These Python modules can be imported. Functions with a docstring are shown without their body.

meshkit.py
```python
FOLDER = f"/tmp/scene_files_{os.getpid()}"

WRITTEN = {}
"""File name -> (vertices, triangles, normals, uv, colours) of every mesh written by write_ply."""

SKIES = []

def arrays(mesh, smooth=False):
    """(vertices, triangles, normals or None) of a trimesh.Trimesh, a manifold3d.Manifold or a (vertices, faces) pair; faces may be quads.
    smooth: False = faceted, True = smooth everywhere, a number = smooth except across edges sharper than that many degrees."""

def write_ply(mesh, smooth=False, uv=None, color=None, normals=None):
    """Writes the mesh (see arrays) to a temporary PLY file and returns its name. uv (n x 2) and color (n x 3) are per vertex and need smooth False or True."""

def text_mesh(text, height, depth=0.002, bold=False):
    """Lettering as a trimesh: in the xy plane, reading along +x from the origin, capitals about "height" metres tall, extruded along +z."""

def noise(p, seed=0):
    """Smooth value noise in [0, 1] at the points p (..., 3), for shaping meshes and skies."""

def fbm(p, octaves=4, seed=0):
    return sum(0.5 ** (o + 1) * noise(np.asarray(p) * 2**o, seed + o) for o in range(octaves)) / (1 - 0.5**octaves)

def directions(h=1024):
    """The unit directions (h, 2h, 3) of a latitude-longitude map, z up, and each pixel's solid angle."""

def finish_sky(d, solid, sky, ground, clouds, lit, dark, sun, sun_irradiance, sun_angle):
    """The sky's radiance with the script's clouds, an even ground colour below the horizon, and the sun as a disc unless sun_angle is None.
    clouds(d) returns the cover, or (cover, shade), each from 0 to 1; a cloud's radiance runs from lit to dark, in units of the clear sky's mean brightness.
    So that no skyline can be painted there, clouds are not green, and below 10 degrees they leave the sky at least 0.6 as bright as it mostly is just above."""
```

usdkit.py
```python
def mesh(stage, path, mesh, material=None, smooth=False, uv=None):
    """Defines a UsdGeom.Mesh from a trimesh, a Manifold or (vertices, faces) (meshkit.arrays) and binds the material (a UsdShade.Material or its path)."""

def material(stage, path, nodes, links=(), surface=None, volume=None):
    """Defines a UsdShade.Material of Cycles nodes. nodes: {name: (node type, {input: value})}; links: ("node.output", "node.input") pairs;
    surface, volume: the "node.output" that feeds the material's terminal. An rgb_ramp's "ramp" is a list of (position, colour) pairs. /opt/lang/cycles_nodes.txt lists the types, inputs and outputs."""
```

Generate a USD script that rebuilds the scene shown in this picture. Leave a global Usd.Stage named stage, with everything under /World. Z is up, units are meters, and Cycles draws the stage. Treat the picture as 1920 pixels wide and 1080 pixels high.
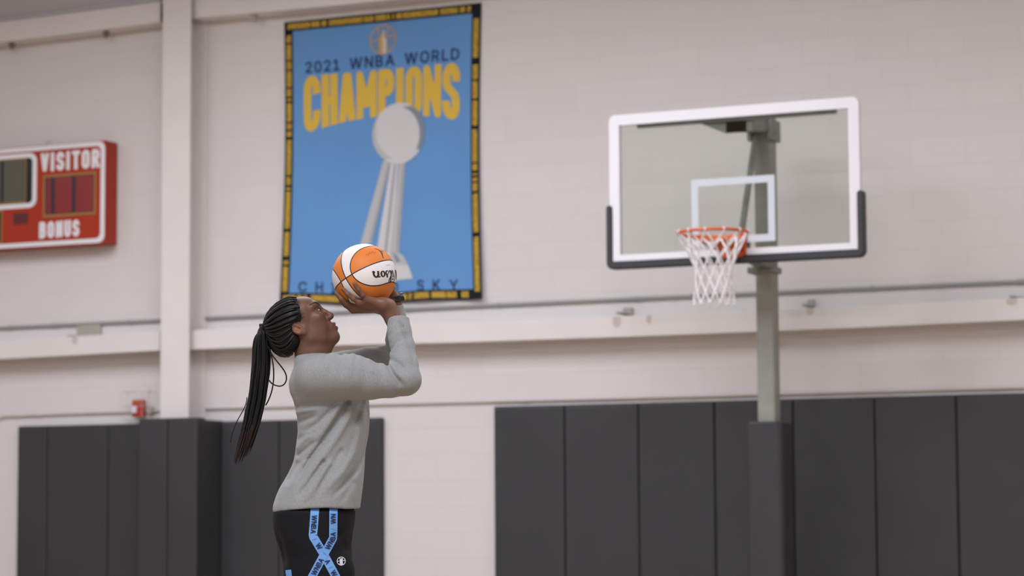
import math, random
import numpy as np, trimesh, usdkit, meshkit
import manifold3d as m3
import shapely
from shapely import affinity
from shapely.geometry import Polygon, LineString, Point, box as sbox
from pxr import Usd, UsdGeom, UsdLux, UsdShade, Gf, Sdf, Vt

random.seed(4)
RNG = np.random.default_rng(4)
stage = Usd.Stage.CreateInMemory()
UsdGeom.SetStageUpAxis(stage, 'Z')
UsdGeom.SetStageMetersPerUnit(stage, 1.0)
UsdGeom.Xform.Define(stage, '/World')
UsdGeom.Scope.Define(stage, '/World/Looks')

# ------------------------------------------------------------------ camera
FPX, PITCH, ROLL, YAW, CAMH = 4702.14, 0.0906355, -0.00600705, -0.430472, 1.15016
EXPOSURE = 0.0
WALL = 17.6355            # y of the gym's end wall
BOARD = 16.2694           # y of the backboard's face
_cy, _sy = math.cos(YAW), math.sin(YAW)
FW = np.array([_sy * math.cos(PITCH), _cy * math.cos(PITCH), math.sin(PITCH)])
_r = np.array([_cy, -_sy, 0.0]); _u = np.cross(_r, FW)
RT = math.cos(ROLL) * _r + math.sin(ROLL) * _u
UP = -math.sin(ROLL) * _r + math.cos(ROLL) * _u
cam = UsdGeom.Camera.Define(stage, '/World/camera')
cam.CreateHorizontalApertureAttr(36.0); cam.CreateVerticalApertureAttr(20.25)
cam.CreateFocalLengthAttr(36.0 * FPX / 1920)
cam.CreateFocusDistanceAttr(8.87); cam.CreateFStopAttr(3.4)
cam.CreateClippingRangeAttr(Gf.Vec2f(0.1, 200))
cam.CreateExposureAttr(EXPOSURE)
M = Gf.Matrix4d(*RT, 0, *UP, 0, *(-FW), 0, 0, 0, CAMH, 1)
cam.AddTransformOp().Set(M)

# ------------------------------------------------------------------ lights: the gym's ceiling lamps
CEIL = 6.25
# x, y, strength
LAMPS = [(-10.6, 12.1, .56), (-6.6, 12.1, .54), (-1.6, 12.1, .34), (-15.6, 12.1, .22), (4.0, 12.1, .45), (-2.8, 4.2, .85), (-14.5, 4.2, .6), (-9.0, -2.5, .7), (2.5, -2.5, .7)]
LAMP_POWER = 34.5
def lamp(x, y, s, k):
    l = UsdLux.RectLight.Define(stage, '/World/ceiling_lamp' + ('_%03d' % k if k else ''))
    dp = 4.4 if y > 10 else 1.8
    l.CreateWidthAttr(2.8); l.CreateHeightAttr(dp); s = s * 1.8 / dp * 2.4 / 2.8
    l.CreateIntensityAttr(LAMP_POWER * s); l.CreateColorAttr(Gf.Vec3f(0.93, 0.972, 1.07))
    l.AddTranslateOp().Set(Gf.Vec3d(x, y, CEIL - 0.35))
for k, (x, y, s) in enumerate(LAMPS):
    lamp(x, y, s, k)

# ------------------------------------------------------------------ helpers
def at(px, py, Y):
    """world (x, z) of a photograph pixel on the plane y = Y (measuring only)"""
    d = FW + RT * (px - 960) / FPX - UP * (py - 540) / FPX
    t = Y / d[1]
    return np.array([t * d[0], CAMH + t * d[2]])
_names = {}
def path_of(name, parent):
    base = (parent if isinstance(parent, str) else str(parent.GetPath())) if parent is not None else '/World'
    k = _names.get((base, name), 0); _names[(base, name)] = k + 1
    return base + '/' + (name if k == 0 else '%s_%03d' % (name, k))
def keys(prim, label=None, cat=None, group=None, kind=None):
    for a, b in (('label', label), ('category', cat), ('group', group), ('kind', kind)):
        if b: prim.SetCustomDataByKey(a, b)
    return prim
def thing(name, label, cat, loc=(0, 0, 0), rotz=0.0, group=None, kind=None):
    x = UsdGeom.Xform.Define(stage, path_of(name, None))
    x.AddTranslateOp().Set(Gf.Vec3d(*map(float, loc)))
    if rotz: x.AddRotateZOp().Set(math.degrees(rotz))
    p = keys(x.GetPrim(), label, cat, group, kind)
    p_loc[str(p.GetPath())] = np.array(loc, float) if not rotz else None
    return p
p_loc = {}
def arr(mesh):
    v, f, _ = meshkit.arrays(mesh, False)
    return v, f
def obj(name, mesh, mat, parent=None, smooth=30, label=None, cat=None, group=None, kind=None, tint=None, world=True):
    """one Mesh prim; mesh in world coordinates is moved into its parent thing's frame"""
    v, f = (np.asarray(mesh[0], float), np.asarray(mesh[1], int)) if isinstance(mesh, tuple) else arr(mesh)
    if f.shape[1] == 4: f = np.vstack([f[:, [0, 1, 2]], f[:, [0, 2, 3]]])
    if parent is not None and world:
        top = '/'.join(str(parent.GetPath()).split('/')[:3])
        if p_loc.get(top) is not None: v = v - p_loc[top]
    m = usdkit.mesh(stage, path_of(name, parent), (v, f), mat, smooth=True if tint is not None else smooth)
    m.CreateDoubleSidedAttr(True)
    if tint is not None:
        UsdGeom.PrimvarsAPI(m).CreatePrimvar('tint', Sdf.ValueTypeNames.Color3fArray, 'vertex').Set(Vt.Vec3fArray.FromNumpy(np.asarray(tint, np.float32)))
    return keys(m.GetPrim(), label, cat, group, kind)

def cat(*ms):
    vs, fs, n = [], [], 0
    for m in ms:
        v, f = (np.asarray(m[0], float), np.asarray(m[1], int)) if isinstance(m, tuple) else arr(m)
        if f.shape[1] == 4: f = np.vstack([f[:, [0, 1, 2]], f[:, [0, 2, 3]]])
        vs.append(v); fs.append(f + n); n += len(v)
    return np.vstack(vs), np.vstack(fs)
def box(x0, x1, y0, y1, z0, z1):
    b = trimesh.creation.box((x1 - x0, y1 - y0, z1 - z0)); b.apply_translation(((x0 + x1) / 2, (y0 + y1) / 2, (z0 + z1) / 2)); return b
def rbox(x0, x1, y0, y1, z0, z1, r, seg=12):
    """box with rounded edges"""
    s = m3.Manifold.sphere(r, seg)
    pts = [s.translate((x, y, z)) for x in (x0 + r, x1 - r) for y in (y0 + r, y1 - r) for z in (z0 + r, z1 - r)]
    return m3.Manifold.batch_hull(pts)
def tube(path, rad, n=8, caps=True):
    """swept round tube along a polyline; rad a number or one per point"""
    P = np.asarray(path, float); k = len(P); R = np.broadcast_to(np.asarray(rad, float), (k,))
    T = np.gradient(P, axis=0); T /= np.maximum(np.linalg.norm(T, axis=1, keepdims=True), 1e-9)
    a = np.array([0, 0, 1.0]) if abs(T[0][2]) < 0.9 else np.array([1.0, 0, 0])
    N = np.cross(T[0], a); N /= np.linalg.norm(N); V = []
    for i in range(k):
        N = N - T[i] * (N @ T[i]); N /= max(np.linalg.norm(N), 1e-9); B = np.cross(T[i], N)
        th = np.arange(n) * 2 * math.pi / n
        V.append(P[i] + R[i] * (np.cos(th)[:, None] * N + np.sin(th)[:, None] * B))
    V = np.vstack(V); F = []
    for i in range(k - 1):
        for j in range(n):
            a_, b_ = i * n + j, i * n + (j + 1) % n
            F += [[a_, b_, b_ + n], [a_, b_ + n, a_ + n]]
    if caps:
        V = np.vstack([V, P[0], P[-1]]); c0, c1 = len(V) - 2, len(V) - 1
        for j in range(n):
            F.append([c0, (j + 1) % n, j]); F.append([c1, (k - 1) * n + j, (k - 1) * n + (j + 1) % n])
    return V, np.array(F)
def spline(pts, n):
    from scipy.interpolate import CubicSpline
    P = np.asarray(pts, float); t = np.r_[0, np.cumsum(np.linalg.norm(np.diff(P, axis=0), axis=1))]
    return CubicSpline(t, P)(np.linspace(0, t[-1], n))
def polys(g):
    return [p for p in (g.geoms if hasattr(g, 'geoms') else [g]) if isinstance(p, Polygon) and p.area > 1e-9]
def flat(g, depth, dense=None):
    """shapely shape -> (v, f) extruded by depth along +z, optionally with a dense triangulation for bending"""
    out = []
    for p in polys(g):
        if dense:
            x0, y0, x1, y1 = p.bounds
            cells = [sbox(x, y, x + dense, y + dense) for x in np.arange(x0, x1, dense) for y in np.arange(y0, y1, dense)]
            parts = [q for c in cells for q in polys(p.intersection(c))]
        else: parts = [p]
        for q in parts:
            out.append(trimesh.creation.extrude_polygon(q, depth))
    return cat(*out)
def upright(vf, Y):
    """2-D (x, z) drawing extruded towards the viewer (-y) from the plane y = Y"""
    v, f = vf
    return np.c_[v[:, 0], Y - v[:, 2], v[:, 1]], f

# letters as strokes in a 1 x 1 cell, for the heavy condensed lettering
def _arc(cx, cy, rx, ry, a0, a1, n=12):
    return [(cx + rx * math.cos(math.radians(a)), cy + ry * math.sin(math.radians(a))) for a in np.linspace(a0, a1, n)]
STROKES = {
    'C': [[(1, .70)] + [(1, .82)] + _arc(.5, .78, .5, .22, 20, 160) + [(0, .5)] + _arc(.5, .22, .5, .22, 200, 340) + [(1, .18), (1, .32)]],
    'O': [_arc(.5, .78, .5, .22, 0, 180) + _arc(.5, .22, .5, .22, 180, 360) + [(1, .78)]],
    'H': [[(0, 0), (0, 1)], [(1, 0), (1, 1)], [(0, .5), (1, .5)]],
    'A': [[(0, 0), (.42, 1), (.58, 1), (1, 0)], [(.2, .28), (.8, .28)]],
    'M': [[(0, 0), (0, 1), (.5, .25), (1, 1), (1, 0)]],
    'P': [[(0, 0), (0, 1), (.6, 1)] + _arc(.6, .75, .4, .25, 80, -80) + [(.6, .5), (0, .5)]],
    'I': [[(.5, 0), (.5, 1)]],
    'N': [[(0, 0), (0, 1), (1, 0), (1, 1)]],
    'S': [[(1, .72), (1, .8)] + _arc(.5, .78, .5, .22, 10, 170) + [(0, .70), (.12, .58), (.88, .42), (1, .30)] + _arc(.5, .22, .5, .22, -10, -170) + [(0, .2), (0, .28)]],
    'V': [[(0, 1), (.46, 0), (.54, 0), (1, 1)]],
    'T': [[(.5, 0), (.5, 1)], [(0, 1), (1, 1)]],
    'R': [[(0, 0), (0, 1), (.6, 1)] + _arc(.6, .76, .4, .24, 80, -80) + [(.6, .52), (0, .52)], [(.5, .52), (1, 0)]],
    'B': [[(0, 0), (0, 1), (.6, 1)] + _arc(.6, .77, .35, .23, 80, -80) + [(.6, .54), (0, .54)], [(.6, .54)] + _arc(.6, .27, .4, .27, 80, -80) + [(.6, 0), (0, 0)]],
    'U': [[(0, 1), (0, .3)] + _arc(.5, .24, .5, .24, 190, 350) + [(1, .3), (1, 1)]],
}
def letter(ch, w, h, t):
    """heavy letter w wide, h tall, stroke t"""
    s = []
    for st in STROKES[ch]:
        pts = [(t / 2 + x * (w - t), t / 2 + y * (h - t)) if ch != 'I' else (w / 2, t / 2 + y * (h - t)) for x, y in st]
        s.append(LineString(pts).buffer(t / 2, cap_style='square' if ch in 'HIMNPTRBAVU' else 'flat', join_style='round'))
    g = shapely.union_all(s)
    return g.intersection(sbox(-.01, 0, w + .01, h)) if ch in 'HIMNPTRBAVU' else g
def word(txt, x0, x1, h, t, gap, narrow={'I': .5}):
    ws = np.array([narrow.get(c, 1.0) for c in txt]); n = len(txt)
    u = (x1 - x0 - gap * (n - 1)) / ws.sum(); x = x0; out = []
    for c, k in zip(txt, ws):
        out.append((affinity.translate(letter(c, u * k, h, t), x, 0), c)); x += u * k + gap
    return out
def text2d(txt, height, bold=False):
    """plain lettering as a 2-D outline list of triangles (v, f) with z = 0..depth"""
    return arr(meshkit.text_mesh(txt, height, 0.001, bold))

# ------------------------------------------------------------------ materials
L = '/World/Looks/'
def mat(name, col, rough=0.5, metal=0.0, spec=0.5, noise=None, bump=None, extra=None):
    """principled material; noise = (scale, amount) tone variation; bump = (scale, strength, distance)"""
    n = {'p': ('principled_bsdf', {'base_color': col, 'roughness': rough, 'metallic': metal, 'specular_ior_level': spec, **(extra or {})})}
    lk = []
    if noise or bump: n['g'] = ('geometry', {})
    if noise:
        a = noise[1]
        n['n'] = ('noise_texture', {'scale': noise[0], 'detail': 4.0, 'roughness': 0.6})
        n['r'] = ('rgb_ramp', {'ramp': [(0.25, tuple(c * (1 - a) for c in col)), (0.75, tuple(min(1, c * (1 + a)) for c in col))]})
        lk += [('g.position', 'n.vector'), ('n.fac', 'r.fac'), ('r.color', 'p.base_color')]
    if bump:
        n['bn'] = ('noise_texture', {'scale': bump[0], 'detail': 3.0})
        n['b'] = ('bump', {'strength': bump[1], 'distance': bump[2]})
        lk += [('g.position', 'bn.vector'), ('bn.fac', 'b.height'), ('b.normal', 'p.normal')]
    return usdkit.material(stage, L + name, n, lk, surface='p.BSDF')
def tinted(name, rough=0.5, spec=0.4, extra=None, bump=None):
    n = {'a': ('attribute', {'attribute': 'tint'}), 'p': ('principled_bsdf', {'roughness': rough, 'specular_ior_level': spec, **(extra or {})})}
    lk = [('a.color', 'p.base_color')]
    if bump:
        n['g'] = ('geometry', {}); n['bn'] = ('noise_texture', {'scale': bump[0], 'detail': 3.0}); n['b'] = ('bump', {'strength': bump[1], 'distance': bump[2]})
        lk += [('g.position', 'bn.vector'), ('bn.fac', 'b.height'), ('b.normal', 'p.normal')]
    return usdkit.material(stage, L + name, n, lk, surface='p.BSDF')
# painted concrete block: each block slightly its own tone
PAINT = (0.70, 0.66, 0.65)
def paint_mat(name, col, rnd):
    n = {'p': ('principled_bsdf', {'roughness': 0.62, 'specular_ior_level': 0.35}), 'o': ('object_info', {}),
         'r': ('rgb_ramp', {'ramp': [(0, tuple(c * (1 - rnd) for c in col)), (1, tuple(c * (1 + rnd) for c in col))]}),
         'g': ('geometry', {}), 'n': ('noise_texture', {'scale': 60.0, 'detail': 4.0}), 'b': ('bump', {'strength': 0.25, 'distance': 0.002})}
    return usdkit.material(stage, L + name, n, [('o.random', 'r.fac'), ('r.color', 'p.base_color'), ('g.position', 'n.vector'), ('n.fac', 'b.height'), ('b.normal', 'p.normal')], surface='p.BSDF')
m_block = paint_mat('block_paint', PAINT, 0.012)
m_wall = mat('wall_paint', PAINT, 0.62, spec=0.35)
m_joint = mat('joint_paint', tuple(c * 0.97 for c in PAINT), 0.7, spec=0.3)
m_girt = mat('beam_paint', (0.76, 0.71, 0.69), 0.5, noise=(3.0, 0.03))
m_stain = mat('rust_stain', (0.42, 0.33, 0.27), 0.8)
m_ceil = mat('ceiling_paint', (0.62, 0.59, 0.56), 0.8)
m_floor = mat('maple_floor', (0.38, 0.285, 0.195), 0.35, noise=(2.0, 0.08))
m_pipe = mat('conduit_grey', (0.30, 0.295, 0.285), 0.45)
m_pipe_w = mat('conduit_painted', (0.62, 0.575, 0.55), 0.55)
m_pipe_b = mat('conduit_bluish', (0.50, 0.50, 0.55), 0.45)
m_clip = mat('clip_dark', (0.16, 0.15, 0.13), 0.6)
m_bracket = mat('bracket_grey', (0.40, 0.37, 0.32), 0.6)
m_pad = mat('pad_vinyl', (0.042, 0.042, 0.044), 0.5, spec=0.38, noise=(1.4, 0.10), bump=(5.0, 0.35, 0.012))
m_padback = mat('pad_board', (0.05, 0.05, 0.05), 0.8)
m_scorer = mat('score_red', (0.40, 0.037, 0.015), 0.5, spec=.25)
m_white = mat('white_print', (0.80, 0.78, 0.80), 0.5)
m_black = mat('black_panel', (0.012, 0.016, 0.017), 0.25)
m_led = mat('led_panel_dark', (0.085, 0.082, 0.055), 0.4)
m_ledcol = mat('led_column_olive', (0.13, 0.125, 0.085), 0.4)
m_ledred = mat('led_panel_red', (0.27, 0.022, 0.024), 0.35)
m_leddark = mat('led_divider', (0.035, 0.018, 0.022), 0.4)
m_reddim = mat('led_cell_red', (0.19, 0.016, 0.02), 0.4)
m_gold = mat('gold_trim', (0.36, 0.18, 0.045), 0.5)
m_cloth = mat('banner_blue', (0.135, 0.305, 0.600), 0.85, spec=0.1, noise=(1.1, 0.05))
m_navy = mat('print_navy', (0.028, 0.045, 0.115), 0.85, spec=0.1)
m_bblack = mat('border_black', (0.016, 0.018, 0.022), 0.85, spec=0.1)
m_yellow = mat('print_yellow', (0.69, 0.455, 0.075), 0.85, spec=0.1)
m_yellow2 = mat('border_yellow', (0.58, 0.37, 0.06), 0.85, spec=0.1)
m_sil = [mat('print_silver_%s' % k, c, 0.8, spec=0.1) for k, c in (('light', (0.63, 0.61, 0.615)), ('mid', (0.49, 0.49, 0.495)), ('dark', (0.23, 0.27, 0.31)), ('shade', (0.36, 0.37, 0.40)))]
m_frame = mat('frame_white', (0.78, 0.76, 0.79), 0.4)
m_fpad = mat('edge_pad', (0.030, 0.031, 0.034), 0.5)
m_pole = mat('pole_paint', (0.30, 0.30, 0.265), 0.5, noise=(6.0, 0.12))
m_steel = mat('mount_steel', (0.22, 0.22, 0.205), 0.5, noise=(9.0, 0.2))
m_rim = mat('rim_orange', (0.62, 0.115, 0.025), 0.4)
m_net = mat('net_cord', (0.82, 0.78, 0.79), 0.8)
m_target = mat('target_print', (0.58, 0.61, 0.65), 0.6)
m_alarm = mat('alarm_red', (0.50, 0.035, 0.022), 0.35)
m_lens = mat('alarm_lens', (0.80, 0.80, 0.84), 0.15)
m_wire = mat('cage_wire', (0.52, 0.50, 0.48), 0.4)
def glass(name, tint, fac=1.5):
    return usdkit.material(stage, L + name, {'t': ('transparent_bsdf', {'color': tint}), 'g': ('glossy_bsdf', {'roughness': 0.02, 'color': (1, 1, 1)}), 'f': ('fresnel', {'IOR': fac}), 'm': ('mix_closure', {})},
                           [('f.fac', 'm.fac'), ('t.BSDF', 'm.closure1'), ('g.BSDF', 'm.closure2')], surface='m.closure')
m_glass = glass('board_glass', (0.950, 0.975, 0.955))

# ------------------------------------------------------------------ the room
X0, X1, Y0 = -24.0, 9.0, -7.0
def struct(name, mesh, m, parent=None, label=None, c=None):
    o = obj(name, mesh, m, parent)
    if parent is None: keys(o, label, c, kind='structure')
    return o
struct('floor', box(X0 - .3, X1 + .3, Y0 - .3, WALL + .3, -.2, 0), m_floor, label='pale maple wood gym floor under the shooter', c='floor')
struct('ceiling', box(X0 - .3, X1 + .3, Y0 - .3, WALL + .3, CEIL, CEIL + .2), m_ceil, label='pale painted gym ceiling above the lamps', c='ceiling')
struct('wall_left', box(X0 - .2, X0, Y0, WALL, 0, CEIL), m_wall, label='plain side wall far to the left', c='wall')
struct('wall_right', box(X1, X1 + .2, Y0, WALL, 0, CEIL), m_wall, label='plain side wall far to the right', c='wall')
struct('wall_front', box(X0, X1, Y0 - .2, Y0, 0, CEIL), m_wall, label='plain wall behind the camera', c='wall')
wb = thing('wall_back', 'cream painted concrete block wall behind the hoop and banner', 'wall', (0, WALL, 0), kind='structure')
BH, BL, JT, JD = 0.2032, 0.4064, 0.006, 0.0012
obj('wall_surface', box(X0, X1, WALL, WALL + .2, 0, CEIL), m_joint, wb)
def block(x, z, w=BL):
    j = JT / 2; b = 0.003
    o = [(x + j, z + j), (x + w - j, z + j), (x + w - j, z + BH - j), (x + j, z + BH - j)]
    i = [(x + j + b, z + j + b), (x + w - j - b, z + j + b), (x + w - j - b, z + BH - j - b), (x + j + b, z + BH - j - b)]
    v = [(p[0], WALL, p[1]) for p in o] + [(p[0], WALL - JD, p[1]) for p in i]
    f = [[4, 5, 6], [4, 6, 7]]
    for k in range(4):
        l = (k + 1) % 4; f += [[k, l, 4 + l], [k, 4 + l, 4 + k]]
    return np.array(v), np.array(f)
cells = []
for r in range(int(CEIL / BH)):
    for c in range(int((X1 - X0) / BL)):
        x = X0 + c * BL + (BL / 2 if r % 2 else 0); z = r * BH
        cells.append((x, z))
def covered(x, z):
    return (-8.24 < x and x + BL < -3.5 and z + BH < 1.95) or (-12.7 < x and x + BL < -9.2 and z + BH < 1.9) or (-10.1 < x and x + BL < -8.4 and 2.95 < z and z + BH < 5.15)
inview = [q for q in cells if -12.9 < q[0] < -4.0 and 1.7 < q[1] < 5.3 and not covered(*q)]
inview.sort(key=lambda q: -q[0])
near = set(inview[:300])
for q in inview[:300]:
    obj('concrete_block', block(*q), m_block, wb, smooth=False)
obj('concrete_blocks', cat(*[block(*q) for q in cells if q not in near and -15 < q[0] < -1 and q[1] < 6.0 and not covered(*q)]), m_block, wb, smooth=False, kind='stuff')

# steel column with its flanges and web
cx0, cx1, cd = -11.13, -10.86, 0.28
col = thing('steel_column', 'white painted steel column with wide flanges standing left of the banner', 'column', ((cx0 + cx1) / 2, WALL - cd / 2, 0))
obj('front_flange', rbox(cx0, cx1, WALL - cd, WALL - cd + .022, 0, CEIL - .01, .006), m_girt, col)
obj('web', box((cx0 + cx1) / 2 - .012, (cx0 + cx1) / 2 + .012, WALL - cd + .02, WALL - .02, 0, CEIL - .01), m_girt, col)
obj('rear_flange', box(cx0, cx1, WALL - .024, WALL - .0035, 0, CEIL - .01), m_girt, col)

# horizontal wall beams (channels): a face, an upper and a lower flange that run back to the wall
def girt(label, pts, hgt, D=0.2, stains=()):
    """pts: (x, z of the lower edge)"""
    xs = np.unique(np.r_[np.linspace(max(pts[0][0], -13), min(pts[-1][0], -3.5), 25), pts[0][0], pts[-1][0]]); zs = np.interp(xs, [p[0] for p in pts], [p[1] for p in pts])
    b = thing('steel_beam', label, 'beam', (xs.mean(), WALL - D / 2, zs.mean()))
    def strip(y0, y1, a, c):
        V, F = [], []
        for x, z in zip(xs, zs):
            V += [(x, y0, z + a), (x, y1, z + a), (x, y1, z + c), (x, y0, z + c)]
        for i in range(len(xs) - 1):
            for k in range(4):
                l = (k + 1) % 4; F.append([i * 4 + k, i * 4 + l, i * 4 + 4 + l, i * 4 + 4 + k])
        n = 4 * (len(xs) - 1); F += [[3, 2, 1, 0], [n, n + 1, n + 2, n + 3]]
        return np.array(V), np.array(F)
    obj('face_plate', strip(WALL - D, WALL - D + .012, 0, hgt), m_girt, b)
    obj('lower_flange', strip(WALL - D + .012, WALL - .005, 0, .012), m_girt, b)
    obj('upper_flange', strip(WALL - D + .012, WALL - .005, hgt - .012, hgt), m_girt, b)
    for (x, w, h) in stains:
        z = np.interp(x, xs, zs) + hgt
        g = Point(0, 0).buffer(1, 12); g = affinity.translate(affinity.scale(g, w, h), x, z - h * .7)
        g = g.intersection(sbox(x - 1, z - .3, x + 1, z - .002))
        obj('rust_stain', upright(flat(g, .0012), WALL - D + .0002), m_stain_soft, b)
    return b
m_stain_soft = mat('faded_stain', (0.58, 0.51, 0.45), 0.7)
girt('white painted steel wall beam running right of the column, above the grey pads', [(-10.90, 2.518), (-10.33, 2.517), (-8.46, 2.492), (-7.04, 2.487), (-5.30, 2.489), (-4.06, 2.500), (8.95, 2.5)], .155, stains=[(-7.14, .035, .05), (-7.98 + 1.1, .02, .04), (-5.62, .03, .03), (-4.14, .04, .03)])
girt('white painted steel wall beam left of the column, below the red scoreboard', [(-23.95, 2.47), (-12.78, 2.498), (-11.185, 2.520)], .155, stains=[(-12.02, .03, .04)])
girt('cream steel wall beam near the ceiling, above the banner', [(-10.9, 5.254), (-9.79, 5.238), (8.95, 5.2)], .178)
girt('cream steel wall beam near the ceiling, left of the column', [(-23.95, 5.19), (-12.82, 5.217), (-11.205, 5.247)], .172)

# conduits
def run(label, pts, r, m, couplings=(), straps=(), name='conduit_pipe'):
    c = thing(name, label, 'pipe', np.mean(pts, axis=0))
    obj('pipe', tube(spline(pts, 30) if name != 'conduit_pipe' else pts, r, 10), m, c)
    P = np.asarray(pts)
    for x in couplings:
        z = np.interp(x, P[:, 0], P[:, 2]); y = np.interp(x, P[:, 0], P[:, 1])
        obj('coupling', tube([(x - .03, y, z), (x + .03, y, z)], r * 1.25, 10), m, c)
    for x in straps:
        z = np.interp(x, P[:, 0], P[:, 2]); y = np.interp(x, P[:, 0], P[:, 1])
        obj('strap', rbox(x - .008, x + .008, y - r * 1.1, WALL - .002, z - r * 1.25, z + r * 1.25, .003, 8), m, c)
    return c
yp = WALL - .022
run('dark grey conduit pipe on the wall right of the column, passing behind the hoop pole', [(-10.86, yp, 2.782), (-7.1, yp, 2.785), (8.95, yp, 2.783)], .0135, m_pipe, (-9.0, -7.05, -4.11), (-10.2, -8.2, -6.6, -5.2))
run('dark grey conduit pipe on the wall left of the column, under the scoreboard', [(-23.95, yp, 2.776), (-13, yp, 2.777), (-11.13, yp, 2.781)], .0135, m_pipe, (-12.34,), (-12.8, -11.6))
run('thin cream conduit pipe on the wall just above the right-hand row of pads', [(-10.86, yp, 2.042), (-7.03, yp, 2.034), (8.95, yp, 2.034)], .0095, m_pipe_w, (-7.98, -4.33), (-9.0, -6.6, -5.1))
run('thin cream conduit pipe on the wall above the left-hand pads', [(-12.80, yp, 2.022), (-12.2, yp, 2.03), (-11.13, yp, 2.034)], .0095, m_pipe_w, (), (-12.5,))
run('short cream conduit bend going down the wall at the left picture edge', [(-12.99, yp, 1.60), (-12.985, yp, 1.88), (-12.96, yp, 1.96), (-12.90, yp, 2.008), (-12.803, yp, 2.022)], .0095, m_pipe_w, name='conduit_bend')
run('pale bluish conduit pipe lying on the top left wall beam', [(-16.0, WALL - .19, 5.404), (-12.82, WALL - .19, 5.413), (-11.2, WALL - .19, 5.444)], .018, m_pipe_b, (-12.78, -11.52))
for (x, lab) in ((-12.75, 'small dark clip under the top left wall beam, nearer the picture edge'), (-11.79, 'small dark clip under the top left wall beam, nearer the column'), (-10.35, 'small dark clip under the top wall beam right of the column')):
    z = 5.217 + (x + 12.82) * .0186 if x < -11 else 5.246
    t = thing('beam_clip', lab, 'clip', (x, WALL - .1, z - .03))
    obj('clip_body', rbox(x - .022, x + .022, WALL - .14, WALL - .10, z - .045, z - .002, .005, 8), m_clip if x < -11 else m_bracket, t)
    obj('clip_bolt', tube([(x, WALL - .12, z - .06), (x, WALL - .12, z - .04)], .008, 8), m_clip if x < -11 else m_bracket, t)
for (px, py, w, h, lab) in ((166, 623, .235, .13, 'grey plate bracket on the wall beam left of the column'), (1176, 583, .075, .05, 'small grey bracket on the wall beam below the left end of the backboard'), (1520, 568, .05, .05, 'small pale bracket on the wall beam right of the hoop pole'), (1910, 562, .07, .045, 'small grey bracket on the wall beam at the right picture edge')):
    x, z = at(px, py, WALL - .03)
    z0 = 2.655 + .012 if px > 300 else 2.668
    t = thing('wall_bracket', lab, 'bracket', (x, WALL - .08, z0))
    obj('bracket_plate', rbox(x - w / 2, x + w / 2, WALL - .03, WALL - .004, z0 + .003, z + h / 2, .004, 8), m_bracket, t)
    obj('bracket_foot', rbox(x - w / 2, x - w / 2 + .03, WALL - .17, WALL - .004, z0 - .005, z0 + .012, .004, 8), m_bracket, t)

# ------------------------------------------------------------------ wall pads
def wall_pad(x0, x1, ztop, label, group, yb=WALL - .005, th=.055, z0=.08, side=None):
    t = thing('wall_pad', label, 'wall pad', ((x0 + x1) / 2, yb - th / 2, z0), group=group)
    g = .003
    obj('backing_board', box(x0 + g, x1 - g, yb - .012, yb, z0, ztop - .006), m_padback, t)
    obj('cushion', rbox(x0 + g, x1 - g, yb - th, yb - .010, z0, ztop - .012, .014, 16), m_pad, t)
    obj('top_fold', rbox(x0 + g, x1 - g, yb - th + .006, yb, ztop - .028, ztop, .006, 10), m_pad, t)
    return t
R_ = 'dark grey wall pads right of the bare wall strip'
xr = [-8.236, -7.640, -7.033, -6.425, -5.812, -5.197, -4.594, -3.985, -3.375]
order = ['first', 'second', 'third', 'fourth', 'fifth', 'sixth', 'seventh', 'eighth']
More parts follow.
